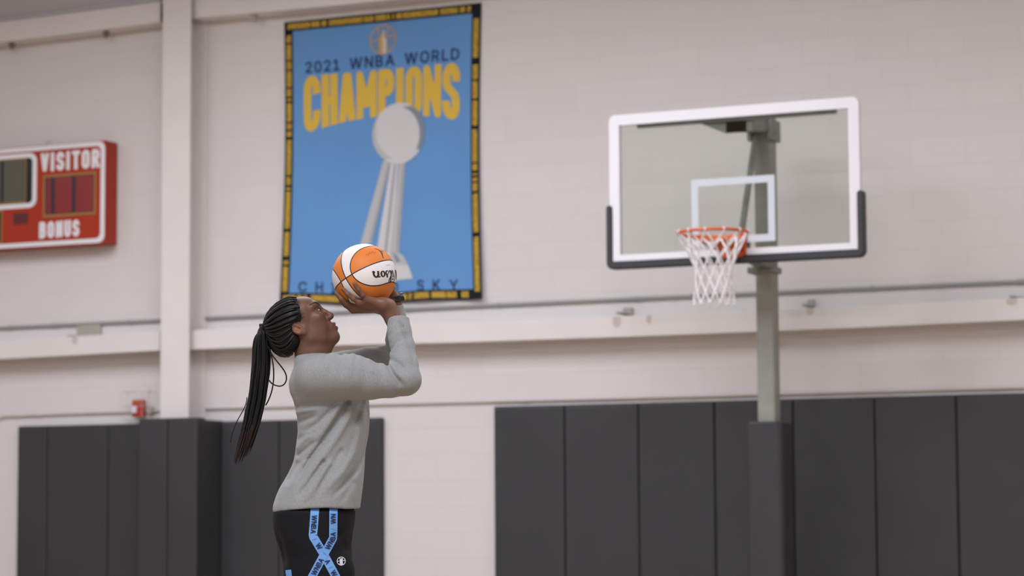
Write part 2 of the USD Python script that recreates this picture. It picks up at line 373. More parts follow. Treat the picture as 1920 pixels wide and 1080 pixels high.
for k in range(7):
    extra = {0: ', beside the bare strip', 3: ', partly behind the pole', 4: ', right beside the padded pole', 6: ', cut by the picture edge'}.get(k, '')
    wall_pad(xr[k], xr[k + 1], 1.993, 'dark grey pad, %s from left in right-hand row%s' % (order[k], extra), R_)
L_ = 'dark grey wall pads of the left-hand row'
for x0, x1, lab in ((-12.69, -12.389, 'narrow dark grey wall pad at the left end of the left-hand row'), (-12.389, -11.781, 'dark grey wall pad, second from the left of the left-hand row'), (-11.781, -11.25, 'dark grey wall pad under the red alarm, beside the column wrap'),
                    (-10.688, -10.147, 'dark grey wall pad just right of the column wrap, behind the braided ponytail'), (-10.147, -9.54, 'dark grey wall pad mostly hidden behind the back of the shooter'), (-9.54, -9.213, 'narrow dark grey wall pad at the bare strip, in front of the shooter')):
    wall_pad(x0, x1, 1.93, lab, L_)
# padded wrap around the column
wp = thing('column_pad', 'dark grey padded wrap boxed around the foot of the steel column', 'wall pad', (-10.968, WALL - .2, .08))
wd = .42
for a, b in ((-11.245, -10.972), (-10.966, -10.69)):
    obj('front_pad', rbox(a, b, WALL - wd, WALL - wd + .05, .08, 1.94, .013, 16), m_pad, wp)
obj('side_pad', rbox(-10.735, -10.69, WALL - wd + .02, WALL - .007, .08, 1.938, .013, 16), m_pad, wp)
obj('side_pad', rbox(-11.245, -11.20, WALL - wd + .02, WALL - .007, .08, 1.938, .013, 16), m_pad, wp)
obj('top_cap', rbox(-11.243, -10.692, WALL - wd + .004, WALL - .29, 1.93, 1.952, .008, 10), m_pad, wp)

# ------------------------------------------------------------------ scoreboard
SF = WALL - .19
sx1, sz0, sz1 = -11.738, 3.432, 4.297; sx0 = sx1 - 2.55
sb = thing('scoreboard', 'red wall scoreboard with white outlines, lettering and dark digit windows', 'scoreboard', ((sx0 + sx1) / 2, WALL - .1, sz0))
obj('cabinet', rbox(sx0, sx1, SF, WALL - .012, sz0, sz1, .008, 10), m_scorer, sb)
def rr(x0, x1, z0, z1, r):
    return sbox(x0 + r, z0 + r, x1 - r, z1 - r).buffer(r, 10)
def sprint(name, g, m, lift=.003, parent=sb, **k):
    return obj(name, upright(flat(g, lift), SF + .0008), m, parent, **k)
sprint('white_outline', rr(sx0 + .004, sx1 - .004, sz0 + .006, sz1 - .006, .062).difference(rr(sx0 + .048, sx1 - .046, sz0 + .044, sz1 - .044, .045)), m_white)
ax = lambda px, py: at(px, py, SF)
cxr = ax(69, 335)[0]; cz1 = ax(40, 288)[1]; cz0 = ax(40, 390.5)[1]; cxl = sx0 + sx1 - cxr
sprint('clock_window', rr(cxl + .04, cxr - .04, cz0 + .04, cz1 - .04, .03), m_black, .002)
sprint('clock_outline', rr(cxl, cxr, cz0, cz1, .075).difference(rr(cxl + .043, cxr - .043, cz0 + .04, cz1 - .04, .04)), m_white)
dx1 = ax(49, 335)[0]; dz0, dz1 = ax(40, 378)[1], ax(40, 299)[1]
for k in range(4):
    a = dx1 - .02 - k * .235
    fr = sbox(a - .21, dz0, a, dz1)
    sprint('clock_digit', fr, m_led, .0035)
    sprint('led_columns', shapely.union_all([sbox(a - .20 + j * .033, dz0 + .012, a - .188 + j * .033, dz1 - .012) for j in range(6)]), m_ledcol, .0045)
gf = sbox(dx1 - 1.0, dz0 - .012, dx1, dz1 + .012)
sprint('gold_frame', gf.difference(sbox(dx1 - .988, dz0, dx1 - .012, dz1)), m_gold, .004)
# VISITOR, BONUS
def lettering(txt, pxl, pxr, py_l, t, gap, name):
    (x0, zt), zb = ax(pxl, py_l[0]), ax(pxl, py_l[1])[1]; x1 = ax(pxr, py_l[0])[0]
    for g, c in word(txt, x0, x1, zt - zb, t, gap):
        sprint(name, affinity.translate(g, 0, zb), m_white, .003)
lettering('VISITOR', 77, 187, (287.5, 322.5), .034, .019, 'letter')
lettering('BONUS', 74, 149, (416.5, 447.5), .030, .016, 'letter')
vx0, vx1 = ax(81.5, 365)[0], ax(180, 365)[0]; vz0, vz1 = ax(81, 408)[1], ax(81, 329)[1]
sprint('gold_frame', sbox(vx0, vz0, vx1, vz1).difference(sbox(vx0 + .018, vz0 + .02, vx1 - .018, vz1 - .02)), m_gold, .006)
vd = sprint('visitor_window', sbox(vx0 + .005, vz0 + .005, vx1 - .005, vz1 - .005), m_leddark, .002)
for a, b in ((88, 95.5), (103, 134.5), (142, 174.5)):
    xa, xb = ax(a, 365)[0], ax(b, 365)[0]
    sprint('visitor_digit', sbox(xa, vz0 + .028, xb, vz1 - .028), m_ledred, .0045)
    n = max(1, int((xb - xa) / .036))
    for j in range(n):
        sprint('led_column', sbox(xa + .008 + j * .036, vz0 + .04, xa + .016 + j * .036, vz1 - .04), m_reddim, .0055)
ex0, ex1 = ax(25, 410)[0], ax(52.5, 410)[0]; ez0, ez1 = ax(38, 421)[1], ax(38, 399)[1]
sprint('bonus_light', sbox(ex0, ez0, ex1, ez1), m_reddim, .004)
for j in range(5):
    sprint('led_column', sbox(ex0 + .012 + j * .028, ez0 + .008, ex0 + .024 + j * .028, ez1 - .008), m_leddark, .005)
hx1 = ax(4.5, 425)[0]; hz0, hz1 = ax(2, 457)[1], ax(2, 394)[1]
sprint('gold_frame', sbox(hx1 - .62, hz0, hx1, hz1).difference(sbox(hx1 - .606, hz0 + .014, hx1 - .014, hz1 - .014)), m_gold, .005)
sprint('period_window', sbox(hx1 - .61, hz0 + .01, hx1 - .01, hz1 - .01), m_black, .003)
obj('hanging_eye', cat(*[tube([(ax(80, 270)[0] + .03 * math.cos(a), SF + .09, sz1 + .012 + .03 * math.sin(a)) for a in np.linspace(-.3, math.pi + .3, 14)], .006, 8)]), m_wire, sb)

# ------------------------------------------------------------------ fire alarm in a wire guard
fx0, fx1, fz0, fz1 = -11.537, -11.425, 1.985, 2.127
al = thing('fire_alarm', 'red fire alarm with white strobe lens on the wall above the left pads', 'alarm', ((fx0 + fx1) / 2, WALL - .03, (fz0 + fz1) / 2))
obj('housing', rbox(fx0, fx1, WALL - .075, WALL - .034, fz0, fz1, .010, 12), m_alarm, al)
obj('strobe_lens', rbox(fx0 + .012, fx0 + .055, WALL - .098, WALL - .070, fz0 + .03, fz0 + .088, .008, 10), m_lens, al)
obj('top_band', rbox(fx0 + .01, fx1 - .01, WALL - .079, WALL - .07, fz1 - .03, fz1 - .014, .003, 8), m_gold, al)
gd = thing('wire_guard', 'thin wire cage guarding the red fire alarm', 'cage', (-11.475, WALL - .07, 1.95))
gx0, gx1, gz0, gz1, gy = -11.60, -11.345, 1.953, 2.192, WALL - .125
for z in np.linspace(gz0, gz1, 3): obj('wire', tube([(gx0, WALL - .004, z), (gx0, gy, z), (gx1, gy, z), (gx1, WALL - .004, z)], .0022, 6), m_wire, gd)
for x in (gx0, gx0 + .055, gx1 - .055, gx1): obj('wire', tube([(x, WALL - .004, gz1), (x, gy - .004, gz1), (x, gy - .004, gz0), (x, WALL - .004, gz0)], .0022, 6), m_wire, gd)
bx = thing('junction_box', 'small grey conduit box beside the red fire alarm', 'box', (-11.36, WALL - .03, 2.03))
obj('box_body', rbox(-11.405, -11.355, WALL - .045, WALL - .004, 2.01, 2.06, .005, 8), m_bracket, bx)

# ------------------------------------------------------------------ banner
bxl, bxr, bzt, bzb = -10.127, -8.345, 5.182, 2.875
bn = thing('banner', 'blue championship banner with black and yellow border hanging on the wall', 'banner', ((bxl + bxr) / 2, WALL - .03, bzb))
BW, BHt = bxr - bxl, bzt - bzb
def drape(v, f, lift=0.0):
    """(x, z) drawing -> the hanging cloth's surface: folds grow downwards, the edges draw in a little halfway down"""
    x, z, d = v[:, 0], v[:, 1], v[:, 2]
    s = (x - bxl) / BW; t = (bzt - z) / BHt
    y = .008 + t * (.012 * np.sin(s * 9.5 + .6) + .010 * np.sin(s * 17 + 2.2 * t) + .010) + .02 * t * np.exp(-(s / .09) ** 2) + .03 * t ** 2 * np.exp(-((s - 1) / .08) ** 2)
    dx = (.022 * np.sin(np.clip(t, 0, 1) * math.pi) - .012 * t ** 3) * (1 - 2 * s)
    dz = -.035 * t ** 2 * np.sin(s * math.pi) * np.clip(t, 0, 1) - .055 * t ** 3 * (s > .5) * (s - .5) + .01 * t * np.sin(s * 11) * (t > .9)
    return np.c_[x + dx, WALL - .004 - np.maximum(y, .006) - lift - d, z + dz], f
def bprint(name, g, m, lift=.0015, dense=.09, parent=bn, **k):
    return obj(name, drape(*flat(g, .0006, dense), lift), m, parent, smooth=False if dense is None else 40, **k)
gx_, gz_ = np.meshgrid(np.linspace(bxl, bxr, 61), np.linspace(bzb, bzt, 61), indexing='ij')
idx = np.arange(61 * 61).reshape(61, 61)
F_ = np.vstack([np.c_[idx[:-1, :-1].ravel(), idx[1:, :-1].ravel(), idx[1:, 1:].ravel(), idx[:-1, 1:].ravel()]])
obj('cloth', drape(np.c_[gx_.ravel(), gz_.ravel(), np.zeros(61 * 61)], F_), m_cloth, bn, smooth=True)
bw = .078
frame = sbox(bxl - .002, bzb - .002, bxr + .002, bzt + .002).difference(sbox(bxl + bw, bzb + bw, bxr - bw, bzt - bw))
bprint('border', frame, m_bblack, .001)
# the border's rows of small yellow lettering: too small to read, kept as letter-like strokes
def tickrow(a, b, fixed, horiz, n):
    g = []
    x = a
    while x < b:
        w = random.uniform(.011, .017)
        if random.random() > .07:
            lo, hi = fixed - .0225, fixed + .0225
            q = sbox(x, lo, x + w, hi) if horiz else sbox(lo, x, hi, x + w)
            if random.random() < .6:
                c = fixed + random.uniform(-.012, .012)
                q = q.difference(sbox(x + .005, c - .004, x + w, c + .004) if horiz else sbox(c - .004, x + .005, c + .004, x + w))
            g.append(q)
        x += w + .0025
    return shapely.union_all(g)
def zrow(pyv, px): return at(px, pyv, WALL - .02)[1]
segs = []
for gaps, px, fx in (((57, 67, 163, 168, 257, 263, 347, 354, 429, 436, 547, 552), 540, bxl + bw / 2), ((28, 36, 107, 122, 234, 244, 317, 326, 432, 440, 538, 547), 896, bxr - bw / 2)):
    zs = [zrow(g, px) for g in gaps]
    for k in range(1, len(zs) - 1, 2): segs.append((zs[k + 1], zs[k], fx, False))
for fz in (bzt - bw / 2, bzb + bw / 2):
    x = bxl + .03
    while x < bxr - .2:
        w = random.choice((.13, .2, .26, .3)); segs.append((x, min(x + w, bxr - .03), fz, True)); x += w + random.choice((.012, .02, .035))
for a, b, fx, hz in segs:
    if b - a > .03: bprint('border_lettering', tickrow(a, b, fx, hz, 0), m_yellow2, .0025, None)
ab = lambda px, py: at(px, py, WALL - .02)
# CHAMPIONS, tall yellow letters whose feet follow an arch
x0, x1 = ab(568.5, 190)[0], ab(864, 170)[0]; zt = (ab(570, 141)[1] + ab(862, 121.5)[1]) / 2
hmax = .455
ws = {'C': .155, 'H': .15, 'A': .155, 'M': .19, 'P': .15, 'I': .075, 'O': .155, 'N': .165, 'S': .155}
tot = sum(ws[c] for c in 'CHAMPIONS'); sc = (x1 - x0 - .022 * 8) / tot; x = x0
for c in 'CHAMPIONS':
    w = ws[c] * sc
    g = letter(c, w, hmax, .058 if c not in 'MN' else .05).buffer(.010).buffer(-.004)
    g = shapely.segmentize(affinity.translate(g, x, 0), .03)
    def arch(P):
        s = (P[:, 0] - x0) / (x1 - x0); k = .80 + .20 * (2 * s - 1) ** 2 + .02 * (1 - s)
        return np.c_[P[:, 0], zt - (hmax - P[:, 1]) * k]
    bprint('champions_letter', shapely.transform(g, arch), m_yellow, .003, .06)
    x += w + .022
# small navy lines
def btext(txt, px_l, px_r, py_l, h, name, spread=True):
    x0, z0 = ab(px_l, py_l); x1 = ab(px_r, py_l)[0]
    n = len(txt); chars = [c for c in txt]
    vs = []
    for c in chars: vs.append(None if c == ' ' else text2d(c, h, True))
    wid = [(.55 * h if v is None else np.ptp(v[0][:, 0])) for v in vs]
    gap = (x1 - x0 - sum(wid)) / (n - 1); x = x0
    for v, w in zip(vs, wid):
        if v is not None:
            q = v[0].copy(); q[:, 0] += x - q[:, 0].min(); q[:, 1] += z0; q[:, 2] *= .6
            obj(name, drape(q, v[1], .003), m_navy, bn, smooth=False)
        x += w + gap
btext('2021 WNBA WORLD', 571, 863, 137, .088, 'line_letter')
for c, px in zip('CHICAGO SKY', [570, 600, 627, 654, 682, 710, 738, 0, 790, 819.5, 850]):
    if c == ' ': continue
    v = text2d(c, .078, True); q = v[0].copy(); xx, zz = ab(px, 0)[0], 3.0
    xx, zz = ab(px, 549 - (px - 570) * .035)
    q[:, 0] += xx - (q[:, 0].min() + q[:, 0].max()) / 2; q[:, 1] += zz + .01; q[:, 2] *= .6
    obj('club_letter', drape(q, v[1], .003), m_navy, bn, smooth=False)
# round emblem: a ball with a skyline tower
ex, ez = ab(717.6, 74); er = .122
disc = Point(ex, ez).buffer(er, 24)
m_emb = mat('emblem_blue', (0.16, 0.27, 0.47), 0.85, spec=0.1); m_embg = mat('emblem_gold', (0.42, 0.30, 0.17), 0.85, spec=0.1); m_emby = mat('emblem_yellow', (0.62, 0.36, 0.08), 0.85, spec=0.1); m_embw = mat('emblem_pale', (0.60, 0.55, 0.52), 0.85, spec=0.1)
bprint('emblem_disc', disc, m_emb, .002)
bprint('emblem_ring', disc.difference(Point(ex, ez).buffer(er - .013, 24)), m_embg, .003)
arcs = [LineString([(ex + s * (.075 - .045 * math.cos(a)), ez + .115 * math.sin(a)) for a in np.linspace(-1.2, 1.2, 14)]).buffer(.007) for s in (-1, 1)] + [LineString([(ex - er + .01, ez - .01), (ex + er - .01, ez + .03)]).buffer(.006)]
bprint('emblem_seams', shapely.union_all(arcs).intersection(Point(ex, ez).buffer(er - .012)), m_embg, .003)
bprint('emblem_tower', Polygon([(ex - .026, ez - .112), (ex - .026, ez + .02), (ex - .012, ez + .03), (ex - .012, ez + .05), (ex, ez + .052), (ex, ez - .114)]), m_emby, .004)
bprint('emblem_tower', Polygon([(ex, ez - .114), (ex, ez + .09), (ex + .014, ez + .06), (ex + .014, ez + .02), (ex + .030, ez + .0), (ex + .030, ez - .110)]), m_embw, .004)
# trophy print: a ball on three rods over a pointed foot
tc, tz = ab(748.5, 249); tr = .243
def pp(*pts): return Polygon([tuple(ab(*p)) for p in pts])
bprint('trophy_rod', pp((718, 300), (733, 300), (693, 466), (672, 466)), m_sil[1], .0035)
bprint('trophy_rod', pp((733, 300), (747, 300), (730, 500), (700, 500)), m_sil[0], .0035)
bprint('trophy_rod', pp((749, 298), (762, 298), (746, 490), (728, 490)), m_sil[1], .004)
bprint('rod_shade', pp((729, 300), (733.5, 300), (693, 466), (687, 466)), m_sil[3], .0045)
bprint('rod_shade', pp((739, 300), (743.5, 300), (725, 470), (719, 470)), m_sil[3], .0045)
bprint('rod_shade', pp((756.5, 300), (761, 300), (746, 470), (741, 470)), m_sil[3], .005)
bprint('trophy_foot', pp((742, 463), (757, 475), (767, 492), (776, 517), (700, 520), (715, 470)), m_sil[1], .003)
bprint('foot_face', pp((740, 490), (767, 492), (776, 517), (720, 519)), m_sil[0], .0042)
bprint('foot_shade', pp((735, 465), (744, 474), (752, 485), (741, 486)), m_sil[2], .0052)
sph = Point(tc, tz).buffer(tr, 32)
bprint('trophy_ball', sph, m_sil[0], .005)
bprint('ball_shade', sph.difference(Point(tc - .045, tz - .018).buffer(tr * .985, 32)).intersection(sbox(tc, tz - .14, tc + 1, tz + .21)), m_sil[2], .006)
bprint('ball_shade', sph.difference(Point(tc + .03, tz + .03).buffer(tr * 1.0, 32)).intersection(sbox(tc - 1, tz - .2, tc, tz + .15)), m_sil[1], .006)

# ------------------------------------------------------------------ basketball hoop
bx0 = -6.7085; bx1 = bx0 + 1.83; bcx = (bx0 + bx1) / 2; bz0, bz1 = 2.9, 3.97
pcx, pcy, ps = -5.763, BOARD + .63, .132
hp = thing('basketball_hoop', 'glass backboard with orange rim and white net on a grey steel pole', 'basketball hoop', (pcx, pcy, 0))
fw = .075
ring = rr(bx0, bx1, bz0, bz1, .045).difference(sbox(bx0 + fw, bz0 + fw, bx1 - fw, bz1 - fw))
obj('frame', upright(flat(ring, .045), BOARD + .045), m_frame, hp)
obj('glass_panel', box(bx0 + fw - .01, bx1 - fw + .01, BOARD + .016, BOARD + .026, bz0 + fw - .01, bz1 - fw + .01), m_glass, hp, smooth=False)
ix0, ix1, iz0, iz1 = bcx - .305, bcx + .305, 3.018, 3.475
obj('target_square', upright(flat(sbox(ix0, iz0, ix1, iz1).difference(sbox(ix0 + .05, iz0 + .05, ix1 - .05, iz1 - .05)), .001), BOARD + .0155), m_target, hp)
# dark edge padding round the lower corners: a C-shaped profile that wraps the frame
z_up = 3.335; pr = .032
def edge_path(off):
    pts = [(bx0 - off, z_up)] + [(bx0 - off, z) for z in np.linspace(z_up - .05, bz0 + .06, 6)]
    pts += [(bx0 - off + (.06) * (1 - math.cos(a)), bz0 - off + .06 * (1 - math.sin(a))) for a in np.linspace(0.2, math.pi / 2, 6)]
    return pts
def pad_piece(g):
    v, f = flat(g, .062); return upright((v, f), BOARD + .055)
outer = rr(bx0 - .026, bx1 + .026, bz0 - .026, bz1, .05); inner = sbox(bx0 + .022, bz0 + .030, bx1 - .022, bz1 + 1)
band = outer.difference(inner).intersection(sbox(bx0 - 1, bz0 - 1, bx1 + 1, z_up - .03))
caps_ = shapely.union_all([band] + [Point((bx0 - .026 + bx0 + .022) / 2, z_up - .03).buffer(.024, 10), Point((bx1 + .026 + bx1 - .022) / 2, z_up - .03).buffer(.024, 10)])
lay = [(caps_.buffer(-.010), BOARD - .014), (caps_.buffer(-.004), BOARD - .010), (caps_, BOARD - .004)]
obj('edge_pad', cat(*[upright(flat(g, BOARD + .052 - y), BOARD + .052) for g, y in lay]), m_fpad, hp)
# rear steel: top rail seen through the glass, brackets, pole, strut
obj('rear_rail', rbox(-6.51, -5.05, BOARD + .028, BOARD + .07, 3.872, 3.905, .005, 8), m_steel, hp)
obj('rear_rail', rbox(-6.3, -5.2, BOARD + .046, BOARD + .085, 2.90, 2.945, .005, 8), m_steel, hp)
def hull(pts, e=.006): return m3.Manifold.batch_hull([m3.Manifold.cube((e, e, e)).translate(tuple(np.array(p) - e / 2)) for p in pts])
obj('top_arm', hull([(pcx + a, y, z) for a in (-.085, .06) for y, z in ((BOARD + .06, 3.885), (BOARD + .06, 3.80), (pcy, 3.98), (pcy, 3.88))]), m_steel, hp, smooth=False)
obj('top_bracket', hull([(pcx - .27, BOARD + .06, 3.895), (pcx - .27, BOARD + .06, 3.875), (pcx + .10, BOARD + .06, 3.895), (pcx + .10, BOARD + .06, 3.80), (pcx - .10, BOARD + .06, 3.80), (pcx - .10, BOARD + .09, 3.80), (pcx + .10, BOARD + .09, 3.80), (pcx - .27, BOARD + .09, 3.89), (pcx + .1, BOARD + .09, 3.89)]), m_steel, hp, smooth=False)
for dx in (-.085, .07):
    obj('bracket_plate', rbox(pcx + dx - .010, pcx + dx + .022, pcy - .12, pcy + .08, 3.80, 3.95, .004, 8), m_steel, hp)
    obj('bolt', tube([(pcx + dx - .02, pcy - .05, 3.85), (pcx + dx + .03, pcy - .05, 3.85)], .016, 8), m_steel, hp)
obj('pole', rbox(pcx - ps / 2, pcx + ps / 2, pcy - ps / 2, pcy + ps / 2, 0.0, 4.02, .018, 16), m_pole, hp)
obj('base_plate', rbox(pcx - .16, pcx + .16, pcy - .16, pcy + .16, 0.0, .02, .006, 8), m_steel, hp)
obj('lower_arm', cat(arr(rbox(bcx - .10, bcx + .10, BOARD + .05, BOARD + .09, 2.93, 3.06, .005, 8)), arr(m3.Manifold.batch_hull([m3.Manifold.cube((.05, .004, .06)).translate(p) for p in ((bcx - .02, BOARD + .08, 2.94), (pcx - .05, pcy, 2.88))])), arr(m3.Manifold.batch_hull([m3.Manifold.cube((.05, .004, .06)).translate(p) for p in ((bcx - .02, BOARD + .08, 2.94), (pcx + .03, pcy, 2.88))]))), m_steel, hp, smooth=False)
obj('collar_bracket', rbox(pcx - .12, pcx + .085, pcy - .085, pcy + .085, 2.855, 2.90, .006, 8), m_steel, hp)
obj('strut', tube([(pcx - .045, pcy - .06, 3.86), (bcx + .03, BOARD + .09, 3.07)], .024, 10), m_pole, hp)
# rim
rz, rr_, ry = 3.048, .2365, BOARD - .152 - .2365
th = np.linspace(0, 2 * math.pi, 49)
obj('rim', tube([(bcx + rr_ * math.cos(a), ry + rr_ * math.sin(a), rz) for a in th], .0115, 10, False), m_rim, hp)
obj('rim_plate', cat(arr(rbox(bcx - .10, bcx + .10, BOARD - .004, BOARD + .014, 2.905, 3.055, .004, 8)), arr(rbox(bcx - .085, bcx + .085, BOARD - .165, BOARD, 3.022, 3.050, .004, 8)), arr(m3.Manifold.batch_hull([m3.Manifold.cube((.004, .004, .03)).translate((bcx + q, BOARD - y, 3.02)) for q, y in ((-.19, .255), (.19, .255), (-.10, .10), (.10, .10), (-.10, .17), (.10, .17))]) - m3.Manifold.cylinder(.2, .228, .228, 48).translate((bcx, ry, 2.95))),
    arr(m3.Manifold.batch_hull([m3.Manifold.cube((.15, .004, .004)).translate((bcx - .075, y, z)) for y, z in ((BOARD - .03, 2.915), (BOARD - .004, 2.915), (BOARD - .16, 3.03), (BOARD - .004, 3.03))])),
    arr(rbox(bcx - .045, bcx + .045, BOARD - .09, BOARD, 2.905, 2.99, .006, 8))), m_rim, hp)
obj('rim_brace', cat(*[tube([(bcx + s * .20, ry + .12, rz - .004), (bcx + s * .12, BOARD - .08, 2.985), (bcx + s * .07, BOARD - .01, 2.95)], .008, 8) for s in (-1, 1)]), m_rim, hp)
# net: twelve loops, crossing cords in diamonds that narrow downwards
NT = 12
def net_r(t): return (.232 - .110 * (1 - (1 - min(1, t * 1.5)) ** 2) + .012 * max(0, t - .7) / .3)
def net_pt(k, t):
    a = 2 * math.pi * k / NT + .13; r = net_r(t)
    w = .006 * math.sin(k * 2.1 + t * 7)
    return (bcx + (r + w) * math.cos(a), ry + (r + w) * math.sin(a), rz - .012 - .475 * t + .004 * math.sin(k * 1.7 + t * 5))
rows = 6
for k in range(NT):
    for s in (-1, 1):
        pts = [net_pt(k + s * .5 * j, j / rows) for j in range(rows + 1)]
        q = spline(pts, 19)
        obj('net_cord', tube(q, np.linspace(.0068, .0050, 19), 6), m_net, hp)
obj('net_loops', cat(*[tube([(bcx + (rr_ + .011 * math.cos(b)) * math.cos(2 * math.pi * k / NT + .13), ry + (rr_ + .011 * math.cos(b)) * math.sin(2 * math.pi * k / NT + .13), rz + .012 * math.sin(b)) for b in np.linspace(0, 2 * math.pi, 11)], .0055, 6) for k in range(NT)]), m_net, hp)
obj('net_knots', cat(*[arr(m3.Manifold.sphere(.0092, 8).translate(net_pt(k + .5 * (j % 2), j / rows))) for k in range(NT) for j in range(1, rows + 1)]), m_net, hp, kind='stuff')
# padding sleeve round the foot of the pole
pq = .272
pp_ = thing('pole_pad', 'dark grey padded sleeve standing round the foot of the hoop pole', 'pole pad', (pcx, pcy, .06))
slv = rbox(pcx - pq / 2, pcx + pq / 2, pcy - pq / 2, pcy + pq / 2, .06, 1.85, .045, 24)
hole = m3.Manifold.cube((ps + .012, ps + .012, 4)).translate((pcx - ps / 2 - .006, pcy - ps / 2 - .006, -.5))
cut = m3.Manifold.cube((1, 1, .1)).translate((pcx - .5, pcy - .5, 1.79))
obj('sleeve', slv - hole - cut, m_pad, pp_)
obj('top_rim', cat(*[tube([(pcx + (pq / 2 - .014) * a, pcy + (pq / 2 - .014) * b, 1.79) for a, b in ((-1, -.8), (-.8, -1), (.8, -1), (1, -.8), (1, .8), (.8, 1), (-.8, 1), (-1, .8), (-1, -.8))], .012, 8)]), m_pad, pp_)

# ------------------------------------------------------------------ the shooter and the ball
# the person's own frame: x to her front, y away from the camera (her left), z up; feet on the floor
AZ = YAW + math.atan2(620 - 960, FPX)
DH = 8.99
PO = np.array([DH * math.sin(AZ), DH * math.cos(AZ), 0.0])
AX = np.array([math.cos(AZ), -math.sin(AZ), 0.0]); AY = np.array([math.sin(AZ), math.cos(AZ), 0.0])
def P(px, py, d=0.0):
    """photograph pixel -> her frame, at depth d (positive = away from the camera)"""
    r = FW + RT * (px - 960) / FPX - UP * (py - 540) / FPX
    t = (DH + d) / (r @ AY)
    w = np.array([0, 0, CAMH]) + t * r - PO
    return np.array([w @ AX, d, w[2]])
def Pn(pts): return np.array([P(*p) for p in pts])

# --- implicit shapes
def seg_d(X, a, b, ra, rb):
    a, b = np.asarray(a), np.asarray(b); ab_ = b - a
    t = np.clip(((X - a) @ ab_) / max(ab_ @ ab_, 1e-12), 0, 1)
    return np.linalg.norm(X - a - t[..., None] * ab_, axis=-1) - (ra + (rb - ra) * t)
def chain(X, pts, rads, k=.01):
    d = None
    for i in range(len(pts) - 1):
        e = seg_d(X, pts[i], pts[i + 1], rads[i], rads[i + 1])
        d = e if d is None else smin(d, e, k)
    return d
def ell(X, c, r, rot=None):
    q = X - np.asarray(c)
    if rot is not None: q = q @ rot
    r = np.asarray(r); n = np.linalg.norm(q / r, axis=-1); g = np.linalg.norm(q / (r * r), axis=-1)
    return n * (n - 1) / np.maximum(g, 1e-6)
def smin(a, b, k):
    h = np.clip(.5 + .5 * (b - a) / k, 0, 1)
    return b + (a - b) * h - k * h * (1 - h)
def smax(a, b, k): return -smin(-a, -b, k)
def isosurf(fn, lo, hi, h, chunk=60):
    """surface nets: closed quad mesh of fn < 0"""
    lo, hi = np.asarray(lo, float), np.asarray(hi, float)
    n = np.ceil((hi - lo) / h).astype(int) + 1
    xs = [lo[i] + h * np.arange(n[i]) for i in range(3)]
    D = np.empty(n, np.float32); bs = 10
    nb = np.ceil(n / bs).astype(int)
    bc = np.stack(np.meshgrid(*[np.minimum((np.arange(nb[i]) * bs + (bs - 1) / 2), n[i] - 1) * h + lo[i] for i in range(3)], indexing='ij'), -1)
    dc = np.asarray(fn(bc.reshape(-1, 3))).reshape(nb)          # one value per brick; bricks far from the surface are filled
    far = np.abs(dc) > bs * h * 1.75
    todo = []
    for i, j, k in np.ndindex(*nb):
        sl = tuple(slice(a * bs, min((a + 1) * bs, n[x])) for x, a in enumerate((i, j, k)))
        if far[i, j, k]: D[sl] = dc[i, j, k]
        else: todo.append(sl)
    for q0 in range(0, len(todo), 400):
        bl = todo[q0:q0 + 400]
        pts = [np.stack(np.meshgrid(*[xs[x][sl[x]] for x in range(3)], indexing='ij'), -1).reshape(-1, 3) for sl in bl]
        val = np.asarray(fn(np.vstack(pts))); o = 0
        for sl in bl:
            m_ = D[sl].size; D[sl] = val[o:o + m_].reshape(D[sl].shape); o += m_
    S = D < 0
    c = [(a, b, e) for a in (0, 1) for b in (0, 1) for e in (0, 1)]
    def sub(A, o): return A[o[0]:n[0] - 1 + o[0], o[1]:n[1] - 1 + o[1], o[2]:n[2] - 1 + o[2]]
    cnt = sum(sub(S, o).astype(np.int8) for o in c)
    act = (cnt > 0) & (cnt < 8)
    I = np.argwhere(act); ids = -np.ones(act.shape, int); ids[act] = np.arange(len(I))
    acc = np.zeros((len(I), 3)); m = np.zeros(len(I))
    vals = {o: D[I[:, 0] + o[0], I[:, 1] + o[1], I[:, 2] + o[2]] for o in c}
    for ax_ in range(3):
        for o in c:
            if o[ax_] == 0:
                p = list(o); p[ax_] = 1; p = tuple(p)
                va, vb = vals[o], vals[p]; x = (va < 0) != (vb < 0)
                t = np.where(x, va / np.where(x, va - vb, 1), 0)
                q = np.tile(np.array(o, float), (len(I), 1)); q[:, ax_] = t
                acc += q * x[:, None]; m += x
    V = lo + h * (I + acc / m[:, None])
    F = []
    for ax_ in range(3):
        b_, c_ = (ax_ + 1) % 3, (ax_ + 2) % 3
        sl0 = [slice(1, n[i] - 1) for i in range(3)]; sl0[ax_] = slice(0, n[ax_] - 1)
        sl1 = list(sl0); sl1[ax_] = slice(1, n[ax_])
        A, B = S[tuple(sl0)], S[tuple(sl1)]
        E_ = np.argwhere(A != B); fl = A[A != B]
        off = np.array([sl0[i].start for i in range(3)]); E_ = E_ + off
        def cell(db, dc):
            q = E_.copy(); q[:, b_] += db; q[:, c_] += dc; return ids[q[:, 0], q[:, 1], q[:, 2]]
        q = np.stack([cell(-1, -1), cell(0, -1), cell(0, 0), cell(-1, 0)], 1)
        q[~fl] = q[~fl][:, ::-1]
        F.append(q)
    F = np.vstack(F)
    return V, np.vstack([F[:, [0, 1, 2]], F[:, [0, 2, 3]]])
